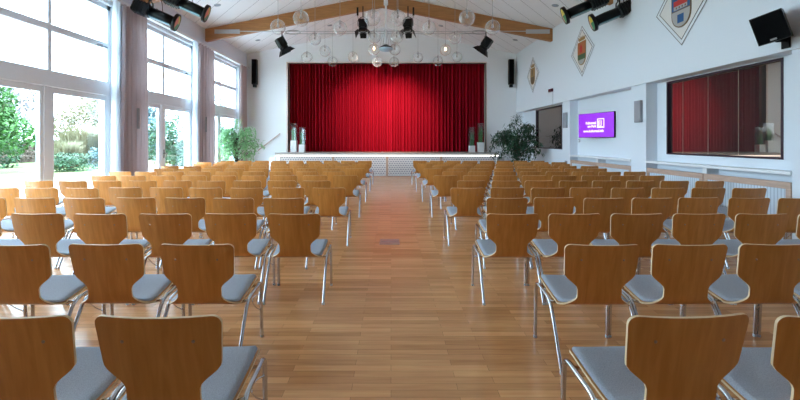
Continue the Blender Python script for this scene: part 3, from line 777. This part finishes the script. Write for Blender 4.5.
# steps either side
for s, x0, x1, lab in ((-1, SX0 - .9, SX0 - .04, 'pale steps up to the stage on the left end'), (1, SX1 + .04, SX1 + .9, 'grey steps up to the stage on the right end')):
    e = empty('stage_steps', ((x0 + x1) / 2, 17.75, 0), lab, 'steps', 'steps at the ends of the stage')
    w = (x1 - x0) / 2
    for k in range(4):
        a, b = (-w + k * .21, w) if s < 0 else (-w, w - k * .21)
        MB().bbox(a, b, -.3, .5, k * .2, (k + 1) * .2, .006).build('step', M['white'] if s < 0 else M['stagegrey'], e)
e = empty('handrail', (-5.3, YB, 1.2), 'slanting wooden handrail on the wall left of the stage', 'handrail')
a, b = Vector(pt(258, 150.5, 18.2)), Vector(pt(280, 133.5, 18.2)); o_ = Vector((-5.3, YB, 1.2))
MB().tube([a - o_, b - o_], .025, 8).build('rail', M['handrail'], e)
for t in (.15, .85): q = a.lerp(b, t) - o_; MB().tube([q, (q.x, 0, q.z - .03)], .008, 6).build('bracket', M['steel'], e)

# stage curtain
def stage_curtain():
    mb = MB(); n = 1100; nz = 6; x0, x1 = OX0 - .15, OX1 + .15; z0, z1 = .995, 5.2
    rnd = random.Random(3); ph = 0; col = []
    period = .14; xs = []; x = x0; ys = []
    freq = [rnd.uniform(.75, 1.35) for _ in range(200)]
    for i in range(n + 1):
        t = i / n; ph += 2 * PI * ((x1 - x0) / n) / (period * freq[int(t * 70)]); ys.append(.095 * math.sin(ph) * (.7 + .5 * freq[int(t * 70) + 50] ) + .015 * math.sin(ph * .5))
    for j in range(nz + 1):
        for i in range(n + 1): mb.v.append(Vector((x0 + (x1 - x0) * i / n, .42 + ys[i] * (.8 + .2 * (1 - j / nz)), z0 + (z1 - z0) * j / nz)))
    m = n + 1
    for j in range(nz):
        for i in range(n): mb.f.append([j * m + i, j * m + i + 1, (j + 1) * m + i + 1, (j + 1) * m + i]); mb.mi.append(0); mb.sm.append(True)
    e = empty('stage_curtain', (0, YB, 0), 'closed bright red pleated curtain across the stage', 'curtain')
    mb.build('fabric', M['red'], e)
    MB().tube([(x0, .42, 5.22), (x1, .42, 5.22)], .03, 8).build('track', M['black'], e)
stage_curtain()

# vases on the stage
def vase(x, y, w, h, base, label, seed):
    rnd = random.Random(seed)
    e = empty('grass_vase', (x, y, .985), label, 'vase', 'tall glass vases of grass on the stage')
    MB().bbox(-w / 2, w / 2, -w / 2, w / 2, 0, base, .008).build('planter', M['potw'], e)
    g = MB(); r = w / 2 - .006
    g.add([(-r, -r, base), (r, -r, base), (r, r, base), (-r, r, base), (-r, -r, h), (r, -r, h), (r, r, h), (-r, r, h)], [(0, 1, 5, 4), (1, 2, 6, 5), (2, 3, 7, 6), (3, 0, 4, 7)])
    g.build('glass_sleeve', M['vase'], e)
    b = MB()
    for k in range(70):
        px_, py = rnd.uniform(-.07, .07), rnd.uniform(-.07, .07); hh = (h - base) * rnd.uniform(.55, .93); dx, dy = rnd.uniform(-.025, .025), rnd.uniform(-.03, .03); q = .006
        b.add([(px_ - q, py, base), (px_ + q, py, base), (px_ + dx + q * .6, py + dy, base + hh * .6), (px_ + dx - q * .6, py + dy, base + hh * .6), (px_ + dx * 1.6, py + dy * 1.6, base + hh)], [(0, 1, 2, 3), (3, 2, 4)])
    b.build('grass', M['grass'], e)
vase((294 - 391) / 23.7, 17.72, .25, 1.23, .50, 'taller glass vase of grass at the left end of the stage', 1)
vase((302.3 - 391) / 23.7, 17.72, .25, 1.06, .33, 'shorter glass vase of grass at the left end of the stage', 2)
vase((480.5 - 391) / 23.7, 17.72, .25, 1.23, .42, 'taller glass vase of grass at the right end of the stage', 3)
vase((471.8 - 391) / 23.7, 17.72, .24, 1.06, .28, 'shorter glass vase of grass at the right end of the stage', 4)

# ------------------------------------------------------------------ plants
def leaf(mb, p, d, L, w, mi=0):
    d = d.normalized(); s = d.cross(Vector((0, 0, 1)));
    s = s.normalized() if s.length > .05 else Vector((1, 0, 0)); nrm = s.cross(d)
    mb.add([p, p + d * L * .4 + s * w - nrm * w * .3, p + d * L - nrm * L * .12, p + d * L * .4 - s * w - nrm * w * .3, p + d * L * .4 + nrm * w * .1], [(0, 1, 4), (1, 2, 4), (2, 3, 4), (3, 0, 4)], mi)
def ficus(loc, R, H, lim, m, label, seed, nl=9, ry=1.):
    rnd = random.Random(seed)
    e = empty('potted_ficus', loc, label, 'potted plant')
    MB().lathe([(0, 0), (.17, 0), (.22, .38), (.235, .40), (.20, .40), (.19, .34), (0, .34)], 20).build('pot', M['potd'], e)
    t = MB(); ends = []
    for k in range(3):
        a = k * 2.1; t.tube([(.03 * math.cos(a), .03 * math.sin(a), .3), (.05 * math.cos(a + 1), .05 * math.sin(a + 1), .7), (.06 * math.cos(a + 2), .06 * math.sin(a + 2), 1.2)], [.022, .018, .014], 6)
    L = MB()
    for k in range(80):
        a = rnd.uniform(0, 2 * PI); z0 = rnd.uniform(.4, H * .72); u = rnd.uniform(.5, 1.12)
        hz = z0 + rnd.uniform(.1, .75) * (H - z0)
        prof = math.sin(PI * min(.9, max(.3, (hz - .3) / (H - .1)))) ** .6
        r = R * u * prof
        p0 = Vector((0, 0, z0)); tip = Vector((r * math.cos(a), r * ry * math.sin(a), min(hz, H - .05))); tip.x = max(lim[0] + .25 - loc[0], min(lim[1] - .22 - loc[0], tip.x))
        mid_ = (p0 + tip) / 2 + Vector((0, 0, .15)); droop = tip + Vector((.12 * math.cos(a), .12 * math.sin(a), -rnd.uniform(.12, .35)))
        pts = []
        for q in range(9):
            s_ = q / 8; b0 = p0 * (1 - s_) ** 3 + mid_ * 3 * s_ * (1 - s_) ** 2 + tip * 3 * s_ * s_ * (1 - s_) + droop * s_ ** 3; pts.append(b0)
        t.tube(pts, [.008 - .0006 * q for q in range(9)], 4, caps=False)
        for q in range(2, 9):
            for z_ in range(nl):
                dr = Vector((rnd.uniform(-1, 1), rnd.uniform(-1, 1), rnd.uniform(-1.3, .35)))
                p = pts[q] + Vector((rnd.uniform(-.11, .11), rnd.uniform(-.11, .11), rnd.uniform(-.10, .08)))
                if not (lim[0] < loc[0] + p.x < lim[1]): continue
                leaf(L, p, dr, rnd.uniform(.12, .20), rnd.uniform(.022, .034))
    for q in range(70 * 2):
        a = rnd.uniform(0, 2 * PI); rr = rnd.uniform(0, .22); p = Vector((rr * math.cos(a), rr * math.sin(a), H - rnd.uniform(0, .35)))
        leaf(L, p, Vector((rnd.uniform(-1, 1), rnd.uniform(-1, 1), rnd.uniform(-.8, .6))), .1, .016)
    t.build('stem', M['bark'], e); L.build('foliage', m, e)
ficus((-5.70, 15.5, 0),   .80, 2.28, (-6.2, 99), M['leaf_backlit'], 'backlit light green potted ficus by the windows left of the stage', 5, nl=3, ry=.75)
ficus((4.74, 15.8, 0), .88, 2.42, (-99, 5.54), M['leaf'], 'dark green potted ficus in front of the wall right of the stage', 6, nl=4)

# floor outlet plate
e = empty('floor_outlet', (-.02, 6.05, 0), 'small metal floor outlet cover in the middle of the aisle', 'floor outlet')
MB().bbox(-.14, .14, -.16, .16, 0, .006, .002).build('cover', M['plate'], e)
MB().box(-.12, .12, -.005, .005, .006, .008).build('flap_joint', M['grey'], e)

# ------------------------------------------------------------------ chairs
PROF = [(0, .80), (.012, .74), (.028, .66), (.044, .58), (.055, .52), (.063, .470), (.078, .424), (.104, .396), (.146, .383), (.2, .386), (.28, .402), (.36, .424), (.43, .442), (.49, .447)]
def prof_at():
    pts = [Vector((0, y, z)) for y, z in PROF]; out = []
    for i in range(len(pts) - 1):
        p0, p1, p2, p3 = pts[max(i - 1, 0)], pts[i], pts[i + 1], pts[min(i + 2, len(pts) - 1)]
        for k in range(6):
            t = k / 6; out.append(.5 * ((2 * p1) + (p2 - p0) * t + (2 * p0 - 5 * p1 + 4 * p2 - p3) * t * t + (3 * p1 - p0 - 3 * p2 + p3) * t ** 3))
    out.append(pts[-1]); return out
def sstep(a, b, x): t = max(0, min(1, (x - a) / (b - a))); return t * t * (3 - 2 * t)
def halfwidth(s, S):
    r1 = .038; w = .238 - .014 * min(1, s / .2)
    if s < r1: w = w - r1 + math.sqrt(max(0, r1 * r1 - (r1 - s) ** 2))
    w -= .084 * sstep(.20, .30, s)
    w += .098 * sstep(.355, .475, s) ** .8 + .01 * sstep(.5, .75, s)
    r2 = .04
    if S - s < r2: w = w - r2 + math.sqrt(max(0, r2 * r2 - (r2 - (S - s)) ** 2))
    return w
def resample(P, n):
    d = [0]
    for i in range(1, len(P)): d.append(d[-1] + (P[i] - P[i - 1]).length)
    S = d[-1]; ss = [0, .002, .006, .012, .02, .03, .045]; m = n
    ss += [.045 + (S - .09) * k / m for k in range(1, m)] + [S - .045, S - .03, S - .018, S - .01, S - .004, S - .001, S]
    out = []
    for s in ss:
        i = 0
        while i < len(d) - 2 and d[i + 1] < s: i += 1
        t = (s - d[i]) / (d[i + 1] - d[i]); out.append((s, P[i].lerp(P[i + 1], t)))
    return out, S
def shell_mesh(n=40, nx=10):
    P = prof_at(); R, S = resample(P, n); th = .011; mb = MB(); f, b = [], []
    for k, (s, p) in enumerate(R):
        a = R[max(0, k - 1)][1]; c_ = R[min(len(R) - 1, k + 1)][1]; t = (c_ - a).normalized(); nr = Vector((0, -t.z, t.y))  # towards the sitter
        if nr.y < 0 and s < .3: nr = -nr
        nr = Vector((0, -t.z, t.y)); w = halfwidth(s, S); cv = .022 * (1 - sstep(.25, .45, s))
        for q in range(nx + 1):
            u = -1 + 2 * q / nx; x = u * w; off = nr * (cv * (x / .23) ** 2)
            if s > .5: off = off + Vector((0, 0, .006 * abs(u) ** 4))
            f.append(Vector((x, p.y, p.z)) + off + nr * th); b.append(Vector((x, p.y, p.z)) + off)
    m = nx + 1; N = len(R)
    fs = [(k * m + q, k * m + q + 1, (k + 1) * m + q + 1, (k + 1) * m + q) for k in range(N - 1) for q in range(nx)]
    mb.add(f, fs, 0, True); mb.add(b, [x[::-1] for x in fs], 0, True)
    loop = [q for q in range(m)] + [k * m + nx for k in range(1, N)] + [(N - 1) * m + q for q in range(nx - 1, -1, -1)] + [k * m for k in range(N - 2, 0, -1)]
    vs = [f[i] for i in loop] + [b[i] for i in loop]; n2 = len(loop)
    mb.add(vs, [(i, (i + 1) % n2, n2 + (i + 1) % n2, n2 + i) for i in range(n2)], 1, True)
    return mb.mesh('shell', [M['shell'], M['ply']])
def pad_mesh(n=22, nx=12):
    P = prof_at(); R, S = resample(P, 60); mb = MB(); s0, s1 = .395, S - .012; vs = []; 
    def at(s):
        for i in range(len(R) - 1):
            if R[i + 1][0] >= s:
                t = (s - R[i][0]) / max(1e-6, R[i + 1][0] - R[i][0]); return R[i][1].lerp(R[i + 1][1], t), (R[i + 1][1] - R[i][1]).normalized()
        return R[-1][1], (R[-1][1] - R[-2][1]).normalized()
    top = []; bot = []
    for k in range(n + 1):
        e_ = k / n; s = s0 + (s1 - s0) * (.5 - .5 * math.cos(PI * e_)); p, t = at(s); nr = Vector((0, -t.z, t.y)); w = halfwidth(s, S) - .011
        if s - s0 < .05: w = min(w, halfwidth(s, S) - .011 - (.05 - (s - s0)) * .5)
        for q in range(nx + 1):
            u = -math.cos(PI * q / nx); edge = min((1 - abs(u)) * w, s - s0, s1 - s)
            hgt = .012 + .017 * math.sqrt(min(1, max(0, edge / .018))) if edge > 0 else .012
            base = Vector((u * w, p.y, p.z)) + Vector((0, 0, .006 * abs(u) ** 4)); top.append(base + nr * hgt); bot.append(base + nr * .0112)
    m = nx + 1; fs = [(k * m + q, k * m + q + 1, (k + 1) * m + q + 1, (k + 1) * m + q) for k in range(n) for q in range(nx)]
    mb.add(top, fs, 0, True); mb.add(bot, [x[::-1] for x in fs], 0, True)
    loop = list(range(m)) + [k * m + nx for k in range(1, n + 1)] + [n * m + q for q in range(nx - 1, -1, -1)] + [k * m for k in range(n - 1, 0, -1)]
    vs = [top[i] for i in loop] + [bot[i] for i in loop]; n2 = len(loop)
    mb.add(vs, [(i, (i + 1) % n2, n2 + (i + 1) % n2, n2 + i) for i in range(n2)], 0, True)
    return mb.mesh('seat_cushion', M['pad'])
ME = dict(shell=shell_mesh(), pad=pad_mesh(), shell_lo=shell_mesh(18, 6), pad_lo=pad_mesh(8, 8))
def rail_mesh(s, n=10):
    pts = [(s * .264, .484, .30), (s * .264, .478, .424), (s * .264, .205, .388), (s * .264, .120, .24)]
    return MB().tube(fillet(pts, .06, 6), .0122, n, caps=False).mesh('side_rail', M['chrome'])
def leg_mesh(s, front, n=10):
    a, b = ((s * .264, .484, .30), (s * .265, .498, .012)) if front else ((s * .264, .120, .24), (s * .265, .004, .012))
    d = (Vector(a) - Vector(b)).normalized() * .004
    return MB().tube([Vector(a) + d, b], .0118, n).mesh('leg', M['chrome'])
def cap_mesh(s, front): 
    x, y = s * .265, .4985 if front else .003
    return MB().lathe([(0, 0), (.012, 0), (.013, .003), (.0128, .018), (.0119, .02)], 10, mtx=Matrix.Translation((x, y, 0))).mesh('foot_cap', M['capgrey'])
for lo, n in (('', 10), ('_lo', 5)):
    for s in (-1, 1):
        ME['rail%d%s' % (s, lo)] = rail_mesh(s, n)
        for f in (0, 1): ME['leg%d%d%s' % (s, f, lo)] = leg_mesh(s, f, n)
for s in (-1, 1):
    for f in (0, 1): ME['cap%d%d' % (s, f)] = cap_mesh(s, f)
ME['bar0'] = MB().tube([(-.264, .20, .384), (-.22, .20, .372), (.22, .20, .372), (.264, .20, .384)], .009, 8).mesh('crossbar', M['chrome'])
ME['bar1'] = MB().tube([(-.264, .40, .412), (-.22, .40, .406), (.22, .40, .406), (.264, .40, .412)], .009, 8).mesh('crossbar', M['chrome'])
hk = [(0, .47, .33), (-.02, .43, .335), (-.03, .38, .33), (-.022, .36, .31), (-.03, .39, .29), (-.025, .44, .24), (0, .485, .20)]
for s in (-1, 1): ME['hook%d' % s] = MB().tube(fillet([(s * .264 + s * x_, y_, z_) for x_, y_, z_ in hk], .012, 3), .0035, 6).mesh('link_hook', M['chrome'])
ME['screw'] = MB().lathe([(0, .004), (.004, .0035), (.007, 0)], 10, mtx=Matrix.Rotation(PI / 2, 4, 'X')).mesh('screw', M['screw'])

def make_chair(lo):
    e = bpy.data.objects.new('stacking_chair', None); C.objects.link(e); e.empty_display_size = .1
    L = '_lo' if lo else ''
    sh_ = child('shell', ME['shell' + L], e); child('seat_cushion', ME['pad' + L], e)
    for s in (-1, 1):
        child('side_rail', ME['rail%d%s' % (s, L)], e)
        for f in (0, 1):
            l = child('leg', ME['leg%d%d%s' % (s, f, L)], e)
            if not lo: child('foot_cap', ME['cap%d%d' % (s, f)], l)
        if not lo:
            child('link_hook', ME['hook%d' % s], e) if s == 1 else None
            child('screw', ME['screw'], sh_, (s * .132, .020 + .0075 - .0012, .705))
    if not lo: child('crossbar', ME['bar0'], e); child('crossbar', ME['bar1'], e)
    return e
rows = [1.535, 2.615, 3.73, 4.79, 5.82, 6.86, 7.90, 8.94, 9.98, 11.0, 12.0, 13.0, 13.95]
protos = {}
rnd = random.Random(11)
def proj(x, y, z): return 391 + 420 * x / y, 141.3 - 420 * (z - 1.45) / y
for ri, d in enumerate(rows):
    odd = ri % 2 == 0
    for side in (-1, 1):
        n = 9 if side < 0 else 8
        for k in range(n):
            if side < 0: cx = (-.64 if odd else -1.0) - .228 - (.577 if ri < 3 else .571) * k
            else: cx = (.885 - .012 * ri + .228 + .558 * k) if odd else (1.10 + .228 + .555 * k)
            vis = False
            for (px_, py, pz) in ((-.25, 0, .8), (.25, 0, .8), (-.25, .45, .46), (.25, .45, .46), (-.22, .0, .6), (.22, 0, .6)):
                u, v = proj(cx + px_, d + py, pz)
                if -2 < u < 802 and v < 402: vis = True
            if not vis: continue
            lo = ri > 5
            if lo not in protos: o = protos[lo] = make_chair(lo)
            else: o = copy_tree(protos[lo])
            jit = .012 if ri < 3 else .03
            o.location = (cx + (rnd.uniform(-.002, .002) if side < 0 else 0) , d + rnd.uniform(-jit, jit), 0)
            o.rotation_euler = (0, 0, rnd.uniform(-.008, .008))
            if ri == 0 and side < 0 and k: o.location.x += .02
            if ri == 0 and k == 0 and side > 0: o.rotation_euler = (0, 0, .055); o.location.x += .004
            blk = 'left' if side < 0 else 'right'
            rowt = 'nearest row' if ri == 0 else ('last row before the stage' if ri == 12 else '%s row from the camera' % ORD[ri + 1])
            nt_ = 'on the aisle' if k == 0 else '%s from the aisle' % ORD[k + 1]
            tag(o, 'wooden chair, %s block, %s, %s' % (blk, rowt, nt_), 'chair', 'chairs of the %s block' % blk)

# ------------------------------------------------------------------ garden outside
tag(MB().box(-90, XL - .36, -30, 110, -.2, -.12).build('lawn', M['lawn']), 'green lawn beyond the terrace outside the windows', 'lawn', kind='structure')
tag(MB().box(-13.8, XL - .36, -30, 60, -.12, -.03).build('terrace', M['gravel']), 'pale paved terrace outside the windows', 'terrace', kind='structure')
def bush(loc, R, H, m, label, seed, n=2600, ls=.16, trunk=0, name='shrub', cat='shrub', cone=False):
    rnd = random.Random(seed); e = empty(name, loc, label, cat); L = MB()
    blobs = [(Vector((rnd.uniform(-.5, .5) * R, rnd.uniform(-.5, .5) * R, trunk + (H - trunk) * rnd.uniform(.2, .8))), rnd.uniform(.4, .62)) for _ in range(9)]
    for k in range(n):
        if cone:
            z = rnd.random() ** 1.4; a = rnd.uniform(0, 2 * PI); r = R * (1 - z) * rnd.uniform(.6, 1); p = Vector((r * math.cos(a), r * math.sin(a), trunk + z * (H - trunk)))
        else:
            c_, q = blobs[k % 9]; v = Vector((rnd.gauss(0, 1), rnd.gauss(0, 1), rnd.gauss(0, 1))).normalized() * rnd.uniform(.75, 1.05)
            p = c_ + Vector((v.x * R * q, v.y * R * q, v.z * (H - trunk) * q * .5)); p.z = max(p.z, .02)
        leaf(L, p, Vector((rnd.uniform(-1, 1), rnd.uniform(-1, 1), rnd.uniform(-.8, .8))), ls * rnd.uniform(.7, 1.3), ls * .38)
    L.build('foliage', m, e)
    t = MB(); t.tube([(0, 0, -.1), (.05, .03, trunk * .6 + .2), (0, 0, H * .6)], [.05 + .02 * H, .04 + .015 * H, .02], 7)
    for k in range(5):
        a = k * 1.3; t.tube([(0, 0, trunk * .7 + .15), (R * .4 * math.cos(a), R * .4 * math.sin(a), trunk + (H - trunk) * .6)], [.03, .01], 5)
    t.build('trunk', M['bark'], e)
def reeds(loc, R, H, m, label, seed, n=500):
    rnd = random.Random(seed); e = empty('ornamental_grass', loc, label, 'grass clump'); b = MB()
    for k in range(n):
        a = rnd.uniform(0, 2 * PI); r = R * rnd.random() * .6; p = Vector((r * math.cos(a), r * math.sin(a), 0)); o = Vector((math.cos(a), math.sin(a), 0)) * rnd.uniform(.1, .7) * R; hh = H * rnd.uniform(.6, 1)
        s = Vector((-math.sin(a + 1), math.cos(a + 1), 0)) * .018
        q1, q2 = p + o * .35 + Vector((0, 0, hh * .75)), p + o + Vector((0, 0, hh * .95))
        b.add([p - s, p + s, q1 + s, q1 - s, q2], [(0, 1, 2, 3), (3, 2, 4)])
    b.build('blades', m, e)
    MB().lathe([(0, 0), (R * .5, 0), (R * .45, .12), (0, .2)], 12).build('base_tuft', M['brown'], e)
bush((-20.0, 20.6, -.12), 2.6, 5.0, M['green1'], 'big bright green tree at the left edge behind the glass', 21, 6500, .24, 1.0, 'garden_tree', 'tree')
bush((-23.9, 25.2, -.12), 1.7, 3.3, M['green2'], 'round green shrub right of the big bright tree', 22, 3000, .22)
reeds((-20.5, 28.0, -.12), 1.9, 2.9, M['reed'], 'tall straw-coloured grass clump in the garden', 23, 1600)
reeds((-19.6, 25.2, -.12), 1.0, 1.8, M['reed'], 'shorter straw-coloured grass clump beside the lawn', 24, 600)
bush((-16.9, 22.0, -.12), 1.3, 1.0, M['green2'], 'low wide green shrub on the lawn near the terrace', 25, 1800, .14)
bush((-20.0, 31.3, -.12), 1.5, 3.8, M['bluec'], 'bluish conifer farther off in the garden', 26, 2600, .2, .2, 'conifer', 'tree', True)
bush((-20.6, 35.8, -.12), 2.0, 3.4, M['bluec'], 'wide bluish shrub behind the conifer', 27, 2600, .22)
bush((-17.5, 26.5, -.12), 1.3, 1.6, M['bluec'], 'low bluish shrub right of the straw-coloured grass', 28, 1400, .16)
hb = MB(); rnd2 = random.Random(31)
for k in range(9000):
    p = Vector((-27.5 + rnd2.uniform(-.7, .7), rnd2.uniform(14, 62), rnd2.uniform(-.1, 1.5))); leaf(hb, p, Vector((rnd2.uniform(-1, 1), rnd2.uniform(-1, 1), rnd2.uniform(-.6, 1))), .3, .09)
e = empty('garden_hedge', (0, 0, 0), 'long brownish hedge at the far side of the lawn', 'hedge'); hb.build('foliage', M['brown'], e)
core = MB().box(-27.9, -27.1, 14, 62, -.12, 1.3); core.build('hedge_core', M['brown'], e)
bush((-22.5, 38.5, -.12), 2.6, 6.0, M['bluec'], 'tall pale bluish tree behind the garden shrubs', 51, 2600, .3, 1.5, 'garden_tree', 'tree')
bush((-25.5, 33.5, -.12), 2.2, 5.6, M['reed'], 'tall pale yellowish tree behind the straw-coloured grass', 52, 1300, .26, 1.5, 'garden_tree', 'tree')
M['haze'] = mat('hazy_leaves', (.30, .27, .30), .8, var=.2, vscale=1)  # haze over the far trees put into their leaf colour
bush((-36.5, 38, -.12), 4.2, 9.0, M['haze'], 'large haze-toned tree beyond the hedge, left one', 53, 2600, .4, 2, 'garden_tree', 'tree')
bush((-34.5, 50.0, -.12), 4.2, 9.5, M['haze'], 'large haze-toned tree beyond the hedge, right one', 54, 2600, .4, 2, 'garden_tree', 'tree')
bush((-13.2, 25.5, -.12), 1.5, 3.0, M['green2'], 'green shrub seen low through the double door, left leaf', 32, 2400, .2)
bush((-12.6, 29.5, -.12), 1.7, 3.0, M['green2'], 'green shrub seen low through the double door, right leaf', 33, 2400, .2)
bush((-14.6, 33.5, -.12), 1.9, 5.4, M['bluec'], 'tall pale tree seen through the double door', 34, 1500, .22, 1.2, 'garden_tree', 'tree')
bush((-12.5, 38.5, -.12), 2.2, 3.6, M['green2'], 'shrub outside the window behind the left ficus', 35, 2200, .25)
def bare_tree(loc, H, label, seed):
    rnd = random.Random(seed); e = empty('bare_tree', loc, label, 'tree'); t = MB()
    def br(p, d, L, r, lv):
        q = p + d * L; t.tube([p, (p + q) / 2 + Vector((rnd.uniform(-.05, .05), rnd.uniform(-.05, .05), 0)) * L, q], [r, r * .85, r * .6], 5, caps=False)
        if lv:
            for _ in range(3 if lv > 1 else 4):
                nd = (d + Vector((rnd.uniform(-.8, .8), rnd.uniform(-.8, .8), rnd.uniform(-.1, .5)))).normalized(); br(q, nd, L * rnd.uniform(.55, .8), r * .55, lv - 1)
    br(Vector((0, 0, 0)), Vector((0, 0, 1)), H * .35, .12, 5); t.build('branches', mat('pale_twigs', (.42, .32, .28), .9) if seed == 41 else bpy.data.materials['pale_twigs'], e)
bare_tree((-24, 52, -.12), 8, 'bare tree with reddish twigs beyond the hedge', 41)
bare_tree((-21, 45, -.12), 8, 'bare tree farther right, seen through the double door', 42)

# ------------------------------------------------------------------ light
w = bpy.data.worlds.new('sky'); bpy.context.scene.world = w; w.use_nodes = True
bg = w.node_tree.nodes['Background']; bg.inputs[0].default_value = (.62, .83, 1.0, 1); bg.inputs[1].default_value = 2.6
for i, (a, b) in enumerate(wins_all):
    L = bpy.data.lights.new('window_portal', 'AREA'); L.shape = 'RECTANGLE'; L.size = 4.3; L.size_y = b - a - .1; L.cycles.is_portal = True
    o = bpy.data.objects.new('window_portal', L); C.objects.link(o); o.location = (XL - .42, (a + b) / 2, 2.2); o.rotation_euler = (0, -PI / 2, 0)
# stage spotlights washing the middle of the curtain
def spot(loc, tgt, power, size, blend, col, name):
    L = bpy.data.lights.new(name, 'SPOT'); L.energy = power; L.spot_size = size; L.spot_blend = blend; L.color = col; L.shadow_soft_size = .08
    o = bpy.data.objects.new(name, L); C.objects.link(o); o.location = loc; o.rotation_euler = (Vector(tgt) - Vector(loc)).to_track_quat('-Z', 'Y').to_euler()
SP = dict(curtain=420, led=1)
spot((-.93, 14.55, 4.9), (-.8, 18.7, 2.5), 230, math.radians(62), 1., (1, .85, .75), 'curtain_spot')
spot((.57, 14.55, 4.9), (.45, 18.7, 2.3), 230, math.radians(56), 1., (1, .85, .75), 'curtain_spot')
# ------------------------------------------------------------------ camera
cam = bpy.data.cameras.new('camera'); co = bpy.data.objects.new('camera', cam); C.objects.link(co)
co.location = (0, 0, 1.45); co.rotation_euler = (PI / 2, 0, 0)
cam.sensor_width = 36; cam.lens = 36 * 420 / 800; cam.shift_x = (400 - 391) / 800; cam.shift_y = -(200 - 141.3) / 800; cam.clip_end = 300
s = bpy.context.scene; s.camera = co
s.view_settings.view_transform = 'Standard'; s.view_settings.look = 'None'; s.view_settings.gamma = 1; s.view_settings.exposure = 2.65
s.cycles.max_bounces = 10; s.cycles.diffuse_bounces = 6; s.cycles.transparent_max_bounces = 24; s.cycles.use_denoising = True
s.cycles.sample_clamp_indirect = 6
